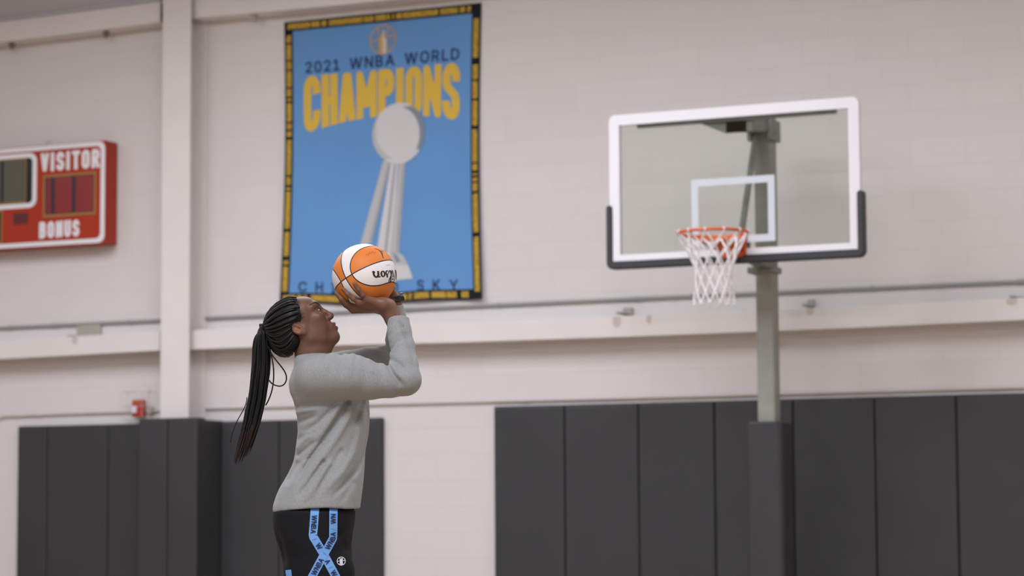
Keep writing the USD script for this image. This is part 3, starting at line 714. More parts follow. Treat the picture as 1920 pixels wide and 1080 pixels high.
def relax(V, F, it=6):
    from scipy.sparse import coo_matrix, diags
    e = np.vstack([F[:, [0, 1]], F[:, [1, 2]], F[:, [2, 0]]]); e = np.vstack([e, e[:, ::-1]])
    A = coo_matrix((np.ones(len(e)), (e[:, 0], e[:, 1])), (len(V), len(V))).tocsr(); A.data[:] = 1
    A = diags(1 / np.maximum(np.asarray(A.sum(1)).ravel(), 1)) @ A
    for _ in range(it):
        V = V + .5 * (A @ V - V); V = V - .52 * (A @ V - V)
    return V, F
def loft_fn(table, power=2.2):
    """rows (py, back px, front px, half width): a body section at every height"""
    B_ = np.array([P(r[1], r[0]) for r in table]); Fr = np.array([P(r[2], r[0]) for r in table]); w = np.array([r[3] for r in table])
    z = (B_[:, 2] + Fr[:, 2]) / 2; o = np.argsort(z); z = z[o]; c = ((B_[:, 0] + Fr[:, 0]) / 2)[o]; a = ((Fr[:, 0] - B_[:, 0]) / 2)[o]; w = w[o]
    from scipy.interpolate import PchipInterpolator
    fc, fa, fb = (PchipInterpolator(z, q) for q in (c, a, w))
    zl, zh = z[0], z[-1]
    def f(X):
        zz = np.clip(X[..., 2], zl, zh)
        cc, aa, bb = fc(zz), fa(zz), fb(zz)
        n = ((np.abs(X[..., 0] - cc) / aa) ** power + (np.abs(X[..., 1]) / bb) ** power) ** (1 / power)
        d = (n - 1) * np.minimum(aa, bb)
        return np.maximum(d, np.maximum(zl - X[..., 2], X[..., 2] - zh))
    return f

# --- the head's frame (x to the face, y left, z to the crown), tilted back
HT = math.radians(30.0); HC = P(560, 600, 0.0)
HX = np.array([math.cos(HT), 0, math.sin(HT)]); HZ = np.array([-math.sin(HT), 0, math.cos(HT)])
HR = np.stack([HX, np.array([0, 1.0, 0]), HZ], 1)
def to_head(X): return (X - HC) @ HR
def from_head(q): return np.asarray(q) @ HR.T + HC
def rot_y(a):
    a = math.radians(a); return np.array([[math.cos(a), 0, math.sin(a)], [0, 1, 0], [-math.sin(a), 0, math.cos(a)]])
EY, EZ, EXX = .0315, -.0065, .0735
def cranium(q):
    d = ell(q, (-.014, 0, .006), (.092, .073, .074))
    return smin(d, ell(q, (.020, 0, .018), (.066, .062, .053)), .02)
def head_fn(X):
    q = to_head(X); s = q.copy(); s[..., 1] = np.abs(s[..., 1])
    d = cranium(q)
    d = smin(d, ell(q, (.018, 0, -.045), (.073, .060, .078)), .02)
    # jaw and chin
    d = smin(d, chain(s, [(.074, .010, -.1165), (.040, .038, -.103), (.004, .052, -.082), (-.006, .060, -.045)], [.0165, .0155, .015, .012], .01), .022)
    d = smin(d, ell(s, (.0815, 0, -.1155), (.0165, .022, .0165)), .012)
    # cheek bones, brow, temples
    d = smin(d, ell(s, (.062, .042, -.030), (.022, .020, .018)), .02)
    d = smin(d, chain(s, [(.0855, .010, .010), (.079, .030, .016), (.062, .050, .012)], [.0078, .0085, .008], .006), .014)
    d = smin(d, ell(s, (.044, .036, -.064), (.032, .0215, .034)), .02)
    # muzzle and lips
    d = smin(d, ell(q, (.078, 0, -.080), (.0245, .029, .026)), .014)
    d = smax(d, -ell(s, (.100, .034, -.010), (.0135, .0165, .0125)), .014)
    nose = chain(q, [(.0885, 0, -.004), (.0955, 0, -.022), (.1075, 0, -.0425)], [.0075, .0085, .0112], .006)
    nose = smin(nose, ell(s, (.0985, .0140, -.0475), (.0115, .0085, .0085)), .007)
    nose = smin(nose, ell(q, (.104, 0, -.0505), (.0085, .006, .0065)), .006)
    d = smin(d, nose, .009)
    d = smax(d, -ell(s, (.1065, .0070, -.0560), (.0062, .0040, .0055)), .003)
    up = chain(s, [(.1015, 0, -.0742), (.0975, .012, -.0760), (.087, .0245, -.0810)], [.0072, .0064, .0035], .004)
    low = chain(s, [(.1008, 0, -.0912), (.0965, .011, -.0905), (.087, .0235, -.0835)], [.0080, .0074, .0035], .004)
    d = smin(d, up, .0045); d = smin(d, low, .0045)
    d = smax(d, -chain(s, [(.1095, 0, -.0818), (.102, .012, -.0818), (.091, .0235, -.0820)], [.0010, .0010, .0006], .002), .0015)
    # eyelids: a shell round the eyeball with an almond opening
    e = np.stack([s[..., 0] - EXX, s[..., 1] - EY, s[..., 2] - EZ], -1)
    lid = np.linalg.norm(e, axis=-1) - .0142
    yy = e[..., 1] / .0135
    op = np.maximum(np.abs(e[..., 2] - .0008 + .0012 * yy) - .0052 * np.clip(1 - yy ** 2, 0, 1), -(e[..., 0] - .002))
    lid = smax(lid, -op, .0012)
    d = smin(smax(d, -(np.linalg.norm(e, axis=-1) - .0128), .001), lid, .004)
    d = smax(d, -np.maximum(op, np.linalg.norm(e, axis=-1) - .017), .0012)
    # ear: a tilted cup with rim, hollow and lobe
    er_ = rot_y(-25)
    ec = np.stack([s[..., 0] + .0225, s[..., 1] - .0705, s[..., 2] + .0335], -1) @ er_
    ear = ell(ec, (0, 0, .003), (.0172, .0075, .0265))
    ear = smin(ear, ell(ec, (.006, -.001, -.024), (.0092, .0062, .0095)), .006)
    ear = smax(ear, -ell(ec, (.001, .0085, .004), (.0105, .0075, .0180)), .003)
    ear = smin(ear, chain(ec, [(-.004, .001, .016), (-.003, .002, .004), (.002, .002, -.010)], [.0026, .0030, .0026], .002), .003)
    ear = smax(ear, -ell(ec, (.006, .006, -.003), (.0055, .008, .0062)), .002)
    ear = smin(ear, ell(ec, (.0135, -.001, -.004), (.0042, .0045, .0062)), .003)
    d = smin(d, ear, .005)
    # neck
    a, b, c = P(577, 634), P(585, 660), P(586, 700)
    d = smin(d, chain(X, [a, b, c], [.053, .0575, .064], .02), .022)
    d = smin(d, chain(X, [P(617, 633), P(604, 652)], [.030, .034], .02), .022)
    return d
lo = from_head((-.03, 0, 0)) + np.array([-.14, -.115, -.26]); hi = from_head((-.03, 0, 0)) + np.array([.20, .115, .16])
hv, hf = isosurf(head_fn, lo, hi, .0019)

# --- hands: palm hull and five separate bent fingers each, curled on the ball
BC = P(683, 517.5, -.03); BR = .1152
def on_ball(px, py, lift, near=True):
    """a point lying 'lift' off the ball's skin where the pixel's sight line meets it"""
    o = np.array([0, 0, CAMH]) - PO; o = np.array([o @ AX, o @ AY, o[2]])
    q = P(px, py, 0.0); v = q - o; v /= np.linalg.norm(v); R_s = BR + lift
    b = (BC - o) @ v; m2 = ((BC - o) @ (BC - o)) - b * b
    if m2 >= R_s * R_s:
        w = o + v * b - BC; return BC + w / np.linalg.norm(w) * R_s
    t = math.sqrt(R_s * R_s - m2); return o + v * (b - t if near else b + t)
def bend(a, b, lift, n=4):
    """finger joints from a to b laid round the ball"""
    out = []
    for t in np.linspace(0, 1, n):
        q = a + (b - a) * t - BC; L_ = np.linalg.norm(q); out.append(BC + q / L_ * max(L_, BR + lift))
    return out
def hand_fn(fingers, thumb, palm, wrist):
    def f(X):
        d = None
        for pts, r in palm:
            e = chain(X, pts, r, .014); d = e if d is None else smin(d, e, .020)
        d = smin(d, chain(X, wrist[0], wrist[1], .015), .018)
        for pts, r in fingers + [thumb]:
            e = chain(X, pts, r, .004)
            k = chain(X, [pts[1], pts[1] + 1e-4], [r[1] * 1.05, r[1] * 1.05], .002)
            e = smin(e, k, .003); d = smin(d, e, .006)
        return d
    return f
# shooting (right, near) hand: wrist cocked back, palm under the ball, fingers spread towards her head
wr = [P(741.5, 615, -.075), P(735, 594, -.075), P(727, 577, -.075)]
mcp = [on_ball(688, 561, .0085), on_ball(674, 567, .0100), P(663, 577, -.062), P(662, 581, -.020)]
tips = [on_ball(665, 532.5, .0062), on_ball(644, 542, .0068), on_ball(632, 550, .0070), on_ball(640, 572, .0075, False)]
for i in (2, 3):
    q = mcp[i] - BC; mcp[i] = BC + q / np.linalg.norm(q) * max(np.linalg.norm(q), BR + .0105)
rf = [[.0100, .0088, .0078, .0064], [.0108, .0096, .0086, .0070], [.0112, .0100, .0088, .0072], [.0112, .0100, .0088, .0072]]
fing = []
for a, b, r in zip(mcp, tips, rf): fing.append((bend(a, b, r[1] * .92), r))
heel_u, heel_r = P(719, 571, -.096), P(718, 577, -.045)
palm = [([heel_u, mcp[0]], [.0185, .0125]), ([heel_u * .7 + heel_r * .3, mcp[1]], [.0190, .0130]), ([heel_r * .6 + heel_u * .4, mcp[2]], [.0190, .0135]), ([heel_r, mcp[3]], [.0185, .0135]), ([heel_u, heel_r], [.0185, .0185]), ([wr[2], heel_u], [.0245, .0180]), ([wr[2], heel_r], [.0245, .0180])]
tt = [heel_r + np.array([-.012, .012, 0]), P(697, 578, .028), on_ball(690, 570, .009, False)]
q = tt[1] - BC; tt[1] = BC + q / np.linalg.norm(q) * max(np.linalg.norm(q), BR + .011)
thumb = ([tt[0], tt[1], (tt[1] + tt[2]) / 2 + (lambda w: w / np.linalg.norm(w) * .006)((tt[1] + tt[2]) / 2 - BC), tt[2]], [.0150, .0118, .0102, .0082])
rh_fn = hand_fn(fing, thumb, palm, (wr, [.0265, .0265, .0255]))
allp = np.vstack([np.vstack(p) for p, _ in fing + [thumb] + palm] + [np.vstack(wr)])
rv, rf_ = isosurf(rh_fn, allp.min(0) - .035, allp.max(0) + .035, .0021)
# guide (left, far) hand: behind the ball, fingers up its far side
wl = [P(746, 602, .088), P(743, 578, .080), P(738, 560, .074)]
lm = [on_ball(716, 526, .0105, False), on_ball(710, 511, .0105, False), on_ball(702, 500, .0105, False), on_ball(692, 493, .0100, False)]
lt = [on_ball(684, 522, .0070, False), on_ball(678, 503, .0070, False), on_ball(674, 487, .0072, False), on_ball(678, 478, .0066, False)]
lf = [(bend(a, b, .0090), r) for a, b, r in zip(lm, lt, [[.0112, .0100, .0088, .0072]] * 3 + [[.0100, .0088, .0078, .0064]])]
lh1, lh2 = P(722, 546, .085), P(725, 536, .075)
for _k in (0, 1):
    w = (lh1, lh2)[_k] - BC
    if np.linalg.norm(w) < BR + .019:
        w = BC + w / np.linalg.norm(w) * (BR + .019)
        if _k == 0: lh1 = w
        else: lh2 = w
lp = [([lh1, lm[0]], [.018, .0130]), ([lh1 * .6 + lh2 * .4, lm[1]], [.0185, .0135]), ([lh1 * .4 + lh2 * .6, lm[2]], [.0185, .0130]), ([lh2, lm[3]], [.018, .0125]), ([lh1, lh2], [.018, .018]), ([wl[2], lh1], [.0195, .017]), ([wl[2], lh2], [.0195, .017])]
lth = [lh1, on_ball(708, 545, .0115, False), on_ball(698, 548, .0095, False), on_ball(690, 548, .0085, False)]
lh_fn = hand_fn(lf, (lth, [.0145, .0115, .0100, .0082]), lp, (wl, [.024, .0215, .0195]))
allq = np.vstack([np.vstack(p) for p, _ in lf + lp] + [np.vstack(wl), np.vstack(lth)])
lv, lf_ = isosurf(lh_fn, allq.min(0) - .035, allq.max(0) + .035, .0024)

# --- trunk, arms and legs
TORSO = [(668, 556, 622, .070), (676, 553, 640, .105), (684, 552, 656, .140), (694, 549, 668, .158), (706, 546, 677, .166), (720, 545, 682, .167), (735, 546, 685, .165), (750, 551, 688, .160), (765, 555, 689, .153), (786, 560, 690, .147), (807, 561, 689, .143), (827, 559, 686, .143), (848, 558, 682, .146), (882, 548, 676, .156), (915, 530, 670, .168), (953, 519, 662, .176), (1000, 519, 655, .180), (1040, 531, 655, .178), (1075, 545, 655, .165)]
torso = loft_fn(TORSO)
SH_R, EL_R = P(598, 708, -.150), P(758, 711, -.150)
SH_L, EL_L = P(604, 700, .150), P(744, 676, .170)
HIPZ = P(598, 1010)[2]
def leg_pts(s):
    y = .095 * s; u = P(600, 1040)[0]
    return [np.array([u, y, HIPZ - .02]), np.array([u + .045, y * 1.02, .60]), np.array([u + .005, y, .20])]
def leg_fn(X, s):
    h, k, a = leg_pts(s)
    d = chain(X, [h, k, a], [.085, .055, .036], .02)
    calf = ell(X, (k + a) / 2 + np.array([-.022, 0, .06]), (.046, .046, .115))
    d = smin(d, calf, .03)
    return smin(d, chain(X, [a, a + np.array([.03, 0, -.06]), np.array([a[0] + .13, a[1], .045]), np.array([a[0] + .19, a[1], .035])], [.038, .040, .030, .022], .01), .02)
def body_fn(X):
    d = torso(X) + .016
    d = smin(d, chain(X, [SH_R, EL_R, wr[1]], [.052, .036, .026], .01), .03)
    d = smin(d, chain(X, [SH_L, EL_L, wl[1]], [.048, .033, .022], .01), .03)
    d = smin(d, chain(X, [P(586, 660), P(588, 690)], [.055, .068], .01), .03)
    for s in (-1, 1): d = smin(d, leg_fn(X, s), .03)
    return d
bv, bf = isosurf(body_fn, (-.35, -.36, -.01), (.45, .40, P(586, 660)[2]), .0085)
bv, bf = relax(bv, bf, 4)
def solid(v, f): return m3.Manifold(m3.Mesh(np.asarray(v, np.float32), np.asarray(f, np.uint32)))
def united(parts):
    try:
        ms = [solid(*p) for p in parts]
        if any(m.is_empty() or m.volume() <= 0 for m in ms): raise ValueError
        u = m3.Manifold.batch_boolean(ms, m3.OpType.Add)
        t = u.to_mesh(); return np.array(t.vert_properties[:, :3], float), np.array(t.tri_verts, int)
    except Exception:
        return cat(*parts)
sv, sf = united([(hv, hf), (rv, rf_), (lv, lf_), (bv, bf)])
# skin tones: lips, palms and inner ear have their own colour
SKIN = np.array([.142, .066, .043])
q = to_head(sv); ya = np.abs(q[:, 1]); tint = np.tile(SKIN, (len(sv), 1))
def blend(mask, colr):
    global tint
    m = np.clip(mask, 0, 1)[:, None]; tint = tint * (1 - m) + np.array(colr) * m
lipd = np.minimum(chain(np.c_[q[:, 0], ya, q[:, 2]], [(.1015, 0, -.0742), (.0975, .012, -.0760), (.087, .0245, -.0810)], [.0085, .0075, .004], .004), chain(np.c_[q[:, 0], ya, q[:, 2]], [(.1008, 0, -.0912), (.0965, .011, -.0905), (.087, .0235, -.0835)], [.009, .0085, .004], .004))
blend((.0012 - lipd) / .002, (.125, .050, .045))
bp = np.array([(.054, .0205), (.068, .0232), (.081, .0228), (.0885, .0150), (.0900, .0100)]); bw_ = [.0010, .0020, .0027, .0031, .0022]
q2 = np.c_[q[:, 0], 0 * ya, q[:, 2]]
browd = chain(q2, [np.array([x, 0, z]) for x, z in bp], bw_, .001)
blend((.0012 - browd) / .0016 * .9 * (ya > .010) * (ya < .058), (.012, .008, .007))
eyl = np.linalg.norm(np.c_[q[:, 0] - EXX, ya - EY, q[:, 2] - EZ - .003], axis=1)
blend((.0168 - eyl) / .003 * .75, (.035, .016, .012))
hl = q[:, 0] - (.013 + .30 * q[:, 2]) - .004 * np.sin(ya * 700) * np.sin(q[:, 2] * 520 + 1)
blend((.012 - hl) / .014 * .85 * (q[:, 2] > -.010) * (np.abs(hl) < .03), (.018, .012, .011))
eard = np.linalg.norm(np.c_[q[:, 0] + .0225, (ya - .076) * 2, q[:, 2] + .0325], axis=1)
blend((.020 - eard) / .012 * .7 * (ya > .062), (.30, .130, .055))
for H in (allp, allq):
    hd = np.min(np.linalg.norm(sv[:, None, :] - H[None, ::2, :], axis=2), axis=1) if len(H) < 80 else np.ones(len(sv))
    inner_ = np.linalg.norm(sv - BC, axis=1)
    blend((hd < .045) * np.clip((BR + .008 - inner_) / .006, 0, 1) * .7, (.36, .19, .13))
    blend((hd < .06) * .45, (.200, .092, .054))
m_skin = tinted('skin', .50, .36, {'subsurface_weight': 0.0}, bump=(420, .10, .0012))
person = thing('person', 'player in grey long-sleeved top and black shorts, shooting the orange and white ball', 'person', PO, -AZ)
def part(name, vf, m, parent=person, **k): return obj(name, vf, m, parent, world=False, **k)
part('body', (sv, sf), m_skin, tint=tint)
# eyes
m_eye = mat('eye_white', (.55, .50, .48), .15); m_iris = mat('iris_dark', (.018, .009, .006), .08)
for s in (-1, 1):
    c0 = np.array([EXX, EY * s, EZ])
    b = trimesh.creation.icosphere(3, .0127); e = part('eye', (from_head(b.vertices + c0), b.faces), m_eye, smooth=True)
    gz = np.array([1, .16 * s, .05]); gz /= np.linalg.norm(gz)
    b = trimesh.creation.icosphere(3, .0098); part('iris', (from_head(b.vertices + c0 + gz * .0041), b.faces), m_iris, e, smooth=True)
    la = [np.array([EXX + .0150 * math.cos(a) * math.cos(.36 - .10 * abs(a)), EY * s + .0150 * math.sin(a) * s, EZ + .0150 * math.sin(.36 - .10 * abs(a))]) for a in np.linspace(-.95, 1.05, 11)]
    part('eyelashes', tube(from_head(np.array(la)), [.0004, .0009, .0011, .0012, .0012, .0012, .0012, .0013, .0013, .0012, .0006], 6), m_iris, smooth=True)
# --- hair: scalp, cornrows gathered to a tie, long braided ponytail
TIE = np.array([-.128, 0, .037])
def hair_fn(q):
    fall = np.clip(-(q[..., 0] - (.013 + .30 * q[..., 2])) / .035, 0, 1)
    d = cranium(q) - .0005 - .007 * fall
    d = smin(d, ell(q, (-.034, 0, .000), (.094, .079, .083)) + .012 * (1 - fall), .015)
    d = smin(d, ell(q, (-.072, 0, -.048), (.056, .068, .050)), .03)
    line = q[..., 0] - (.013 + .30 * q[..., 2] + .004 * np.sin(q[..., 2] * 75) + .003 * np.sin(q[..., 2] * 190 + 1))
    d = smax(d, line, .004)
    # clear of the ear and below it
    ay = np.abs(q[..., 1])
    back = np.where(q[..., 2] < -.012, -.040 - .35 * (q[..., 2] + .012) * -1, 1.0)
    earh = -ell(np.stack([q[..., 0] + .018, ay - .075, q[..., 2] + .034], -1), (0, 0, 0), (.0225, .04, .031))
    d = smax(d, earh, .004)
    d = smax(d, np.minimum(q[..., 0] + .030 + .25 * np.clip(-q[..., 2] - .05, 0, 1), -q[..., 2] - .030), .006)
    return smax(d, -(q[..., 2] + .096), .02)
hq, hqf = isosurf(hair_fn, (-.16, -.105, -.13), (.08, .105, .115), .003)
m_hair = mat('black_hair', (.0065, .0062, .0064), .45, spec=.28)
m_hairtip = mat('hair_tip', (.020, .012, .010), .5, spec=.25)
hair = part('hair', (from_head(hq), hqf), m_hair, smooth=True)
def on_hair(p, lift=0.0):
    c = np.array([-.03, 0, -.01]); v = p - c; v /= np.linalg.norm(v)
    t = np.linspace(.02, .16, 141); g = c + t[:, None] * v; dd = hair_fn(g); i = np.argmax(dd > 0)
    return c + v * (t[i] + lift)
braids = []
def braid(start, end, lift, r, n=26, sag=0.0):
    pts = []
    for t in np.linspace(0, 1, n):
        p = start * (1 - t) + end * t; p = p + np.array([-.012, 0, -sag]) * math.sin(math.pi * t)
        pts.append(on_hair(p, lift - .004 * max(0, 1 - t * 7)) if t < .97 else p)
    pts = np.array(pts); rad = r * (1 + .13 * np.sin(np.arange(n) * 2.1)); rad[:4] *= np.array([.35, .55, .75, .9])
    braids.append(tube(from_head(pts), rad, 7))
for s in (-1, 1):
    for k in range(11):
        t = (k + .5) / 11
        z = .078 - t * .090 + .003 * math.sin(k * 2.3); y = .010 + .068 * math.sin(min(1, t * 1.15) * math.pi / 2); x = .010 + .30 * z + .004 * math.sin(k * 1.9 + s)
        braid(np.array([x, s * y, z]), TIE + np.array([.012, s * (.004 + .010 * t), .012 - .018 * t]), .0022 + .0008 * (k % 2), .0046 + .0006 * math.sin(k * 3.1), sag=.004 * math.sin(k * 2.7) + .020 * t * t)
    for k in range(5):
        t = k / 4
        braid(np.array([-.030 - .022 * t, s * (.077 - .004 * t), -.004 - .052 * t]), TIE + np.array([.010, s * .012, .000 - .012 * t]), .0022, .0047, sag=.012 + .030 * t)
    for k in range(7):
        t = k / 6
        braid(np.array([-.043 - .03 * t, s * (.074 - .05 * t), -.045 - .042 * t]), TIE + np.array([.008, s * .012 * (1 - t), -.012 - .006 * t]), .002, .0046, sag=.03 + .028 * t)
braid(np.array([.03, 0, .083]), TIE + np.array([.01, 0, .012]), .0018, .0044)
part('cornrow_braids', cat(*braids), m_hair, hair, smooth=True)
tp = from_head(TIE)
tdir = HX * -.75 + HZ * .25
part('hair_tie', cat(*[tube([tp + tdir * .006 * j + (.0165 + .001 * j) * (math.cos(a) * np.array([0, 1.0, 0]) + math.sin(a) * np.cross(tdir, [0, 1.0, 0]) / np.linalg.norm(tdir)) for a in np.linspace(0, 2 * math.pi, 21)], .0042, 7, False) for j in (0, 1)]), m_hair, hair, smooth=True)
rows_ = [(622, 485, 499), (630, 478, 503), (642, 473.5, 506), (660, 471.5, 507), (680, 470.5, 506.5), (702, 468, 505.5), (725, 466, 502.5), (748, 463, 500), (770, 458.5, 495.5), (792, 454.5, 490), (813, 449, 483), (835, 443.5, 475), (858, 438, 464), (878, 436, 456)]
ry_, rl_, rr2 = (np.array(c, float) for c in zip(*rows_))
rng = np.random.default_rng(11)
tail, tips_ = [], []
for k in range(84):
    a = rng.uniform(0, 2 * math.pi); rad = math.sqrt(rng.uniform(0, 1)); s0, d0 = .5 + .5 * rad * math.cos(a), rad * math.sin(a) * .030
    end = rng.uniform(836, 872); ys = np.linspace(624, end, 34); pts = [tp + np.array([.004, d0 * .3, 0]), P(486 + 5 * s0, 616 + 2 * (s0 - .5), d0 * .6)]
    ph, am = rng.uniform(0, 6.28), rng.uniform(.004, .05)
    for yv in ys:
        s = np.clip(s0 + am * math.sin(yv / 34 + ph), .02, .98); l, r = np.interp(yv, ry_, rl_), np.interp(yv, ry_, rr2)
        pts.append(P(l + (r - l) * s, yv, d0 * (1 - .35 * (yv - 624) / 250)))
    pts = spline(pts, 44); rr3 = np.full(44, .0034); rr3[-14:] *= np.linspace(1, .25, 14)
    cut_ = 33
    tail.append(tube(pts[:cut_ + 1], rr3[:cut_ + 1], 6)); tips_.append(tube(pts[cut_:], rr3[cut_:], 6))
pt_ = part('ponytail', cat(*tail), m_hair, hair, smooth=True, kind='stuff')
part('ponytail_tips', cat(*tips_), m_hairtip, hair, smooth=True, kind='stuff')
loose = [[(505, 655, -.02), (512, 668, -.024), (527, 687, -.028), (537, 711, -.03), (531, 722, -.03), (518, 723, -.028), (505, 713, -.02)],
         [(503, 650, -.024), (509, 668, -.026), (513, 710, -.028), (509, 735, -.028), (498, 760, -.024)],
         [(463, 745, -.02), (458, 765, -.022), (447, 785, -.022), (438, 805, -.02), (432, 830, -.02)],
         [(524, 656, -.045), (532, 666, -.05), (541, 669, -.052), (546, 665, -.05), (549, 659, -.045)]]
for k, l in enumerate(loose):
    part('loose_braid', tube(spline(Pn(l), 40), .0027 if k < 2 else .0018, 6), m_hair, hair, smooth=True)

# --- long-sleeved grey top
SHIRT = [(664, 556, 621, .072), (670, 553.5, 632, .098), (678, 551.5, 650, .132), (690, 550, 666, .163), (705, 544, 677, .174), (720, 541, 684, .175), (735, 543, 688, .172), (750, 549, 691, .166), (765, 553, 692.5, .160), (786, 557.5, 693.5, .154), (807, 558.5, 692.5, .151), (827, 556.5, 689.5, .151), (848, 554, 686, .154), (865, 550.5, 684.7, .159), (882, 543, 683.2, .165), (900, 533, 681.6, .172), (915, 524, 680, .178), (936, 515.2, 677.5, .184), (953, 511, 675.5, .187), (966, 512, 675, .187)]
shirt_t = loft_fn(SHIRT, 2.15)
UA = [P(597, 707, -.128), P(618, 706, -.142), P(655, 705, -.163), P(692, 712.5, -.160), P(732, 714, -.156), P(760, 712, -.150)]
UR = [.078, .081, .0795, .0675, .0585, .0545]
FA = [P(760, 712, -.150), P(756, 684, -.133), P(754.5, 650, -.112), P(749, 622, -.094), P(746.5, 598, -.080)]
FR = [.0545, .0525, .0445, .0425, .0410]
UL = [P(606, 702, .150), P(650, 690, .165), P(690, 679, .172), P(730, 672, .172), P(745, 668, .165)]; ULR = [.074, .062, .054, .050, .046]
FL = [P(745, 668, .165), P(746, 636, .130), P(745, 600, .090), P(742.5, 571, .077)]; FLR = [.046, .0445, .034, .0265]
def wrinkle(X, pts, w, amp):
    """a fold: a rounded ridge (amp > 0) or furrow (amp < 0) along a line on the near side"""
    A = np.array([P(*p, -.15) for p in pts]); d2, uu = None, 0.0
    for i in range(len(A) - 1):
        a, b = A[i, [0, 2]], A[i + 1, [0, 2]]; ab_ = b - a; q = X[..., [0, 2]]
        t = np.clip(((q - a) @ ab_) / (ab_ @ ab_), 0, 1); e = ((q - a - t[..., None] * ab_) ** 2).sum(-1); u = (i + t) / (len(A) - 1)
        if d2 is None: d2, uu = e, u
        else: uu = np.where(e < d2, u, uu); d2 = np.minimum(d2, e)
    fade = np.clip(np.minimum(uu * 1.6 + .35, 1 - uu) / .3, 0, 1)       # a fold dies away at its far end
    return amp * fade * np.exp(-d2 / (w / 525) ** 2) * np.clip(-X[..., 1] / .05, 0, 1)
FOLDS_T = [([(551, 759), (590, 757), (640, 754), (690, 753)], 6, -.0070), ([(655, 748), (640, 776), (622, 804), (603, 831), (583, 858), (566, 884), (556, 905)], 5.0, -.0115), ([(669, 752), (654, 784), (636, 814), (616, 843), (597, 870), (580, 896), (567, 920)], 6, .0065),
           ([(640, 758), (622, 786), (602, 812), (585, 832)], 6, .0045), ([(628, 757), (612, 778), (590, 797), (566, 810)], 4.5, -.0050), ([(680, 752), (672, 776), (664, 802)], 5, -.0065), ([(690, 765), (691, 800), (685, 840), (669, 880), (641, 915), (618, 936)], 4.8, -.0105), ([(681, 775), (676, 812), (664, 850), (643, 884), (616, 913), (600, 930)], 7, .0060),
           ([(606, 866), (588, 892), (572, 915), (556, 938)], 5, -.0085), ([(618, 870), (600, 897), (584, 921), (572, 944)], 6, .0055), ([(640, 846), (618, 880), (602, 910), (592, 940)], 5.5, -.0045), ([(560, 852), (578, 838), (598, 822)], 4, -.0055), ([(557, 838), (572, 824), (590, 812)], 4.5, .0040),
           ([(558, 868), (546, 890), (534, 912)], 4.5, -.0065), ([(570, 868), (556, 894), (541, 920)], 5, .0045), ([(556, 790), (575, 786), (598, 777)], 4.5, -.0045), ([(553, 772), (575, 769), (600, 766)], 4.5, .0040), ([(660, 905), (648, 925), (640, 945)], 6, -.0045), ([(557, 822), (570, 816)], 4, -.0035)]
FOLDS_A = [([(640, 664), (632, 680), (628, 705)], 4, -.004), ([(654, 664), (646, 684), (642, 712)], 4, -.0035), ([(610, 664), (600, 676), (592, 690)], 4, -.004), ([(625, 664), (616, 680), (608, 700)], 4, .0035), ([(668, 668), (664, 690), (668, 715)], 4, -.003),
           ([(726, 684), (733, 700), (745, 715), (752, 728)], 4.5, -.007), ([(734, 684), (744, 702), (760, 720)], 4, .005), ([(729, 672), (746, 682), (766, 706)], 4, -.004), ([(706, 678), (714, 700), (718, 722)], 5, -.0035), ([(690, 676), (700, 705)], 4, .003),
           ([(733, 655), (746, 640), (764, 632)], 4, -.003), ([(731, 635), (748, 622), (767, 618)], 4, .0025), ([(755, 612), (764, 640), (773, 668), (778, 695)], 4, -.0045), ([(750, 606), (757, 622), (766, 645)], 3.5, -.004)]
def shirt_fn(X):
    t = shirt_t(X)
    for p_, w_, a_ in FOLDS_T: t = t - wrinkle(X, p_, w_, a_ * 1.2)
    n = FA[-1] - FA[-2]; n = n / np.linalg.norm(n)
    ar = smin(chain(X, UA, UR, .01), chain(X, FA, FR, .01), .012)
    for p_, w_, a_ in FOLDS_A: ar = ar - wrinkle(X, p_, w_ * 1.1, a_ * 1.35)
    ar = np.maximum(ar, np.where(np.linalg.norm(X - FA[-1], axis=-1) < .13, (X - FA[-1]) @ n, -1))
    nl = FL[-1] - FL[-2]; nl = nl / np.linalg.norm(nl)
    al = smin(chain(X, UL, ULR, .01), chain(X, FL, FLR, .01), .012)
    al = al - .004 * np.sin(X[..., 2] * 240 + X[..., 0] * 90) * np.exp(-(np.linalg.norm(X - EL_L, axis=-1) / .07) ** 2)
    al = np.maximum(al, np.where(np.linalg.norm(X - FL[-1], axis=-1) < .11, (X - FL[-1]) @ nl, -1))
    d = smin(t, ar, .032); d = smin(d, al, .045)
    nz = (meshkit.fbm(np.stack([X[..., 0] * 9, X[..., 1] * 9, X[..., 2] * 5], -1), 2, 3) - .5) * .006
    d = d - nz
    hem = np.interp(X[..., 0], HEM[:, 0], HEM[:, 2])
    d = smax(d, hem - X[..., 2], .004)
    neck_n = np.array([-.10, 0, 1.0]); nk = P(586, 664.5)
    return np.where(np.linalg.norm((X - nk)[..., :2], axis=-1) < .075, smax(d, (X - nk) @ neck_n / np.linalg.norm(neck_n), .006), d)
HEM = np.array([P(x, y) for x, y in ((480, 966), (512, 961), (545, 956.5), (582, 953.5), (615, 952.5), (649, 954.6), (676, 953.5), (700, 953))])
shv, shf = isosurf(shirt_fn, (-.22, -.27, P(600, 972)[2]), (.36, .26, P(745, 562)[2]), .0042)
shv, shf = relax(shv, shf, 2)
n_ = {'g': ('texture_coordinate', {}), 'n': ('noise_texture', {'scale': 420.0, 'detail': 2.0}), 'm': ('mapping', {'scale': (1, 1, .25)}), 'r': ('rgb_ramp', {'ramp': [(.3, (.245, .250, .248)), (.7, (.315, .320, .317))]}),
      'p': ('principled_bsdf', {'roughness': .85, 'specular_ior_level': .15, 'sheen_weight': .15}), 'n2': ('noise_texture', {'scale': 900.0}), 'b': ('bump', {'strength': .15, 'distance': .001})}
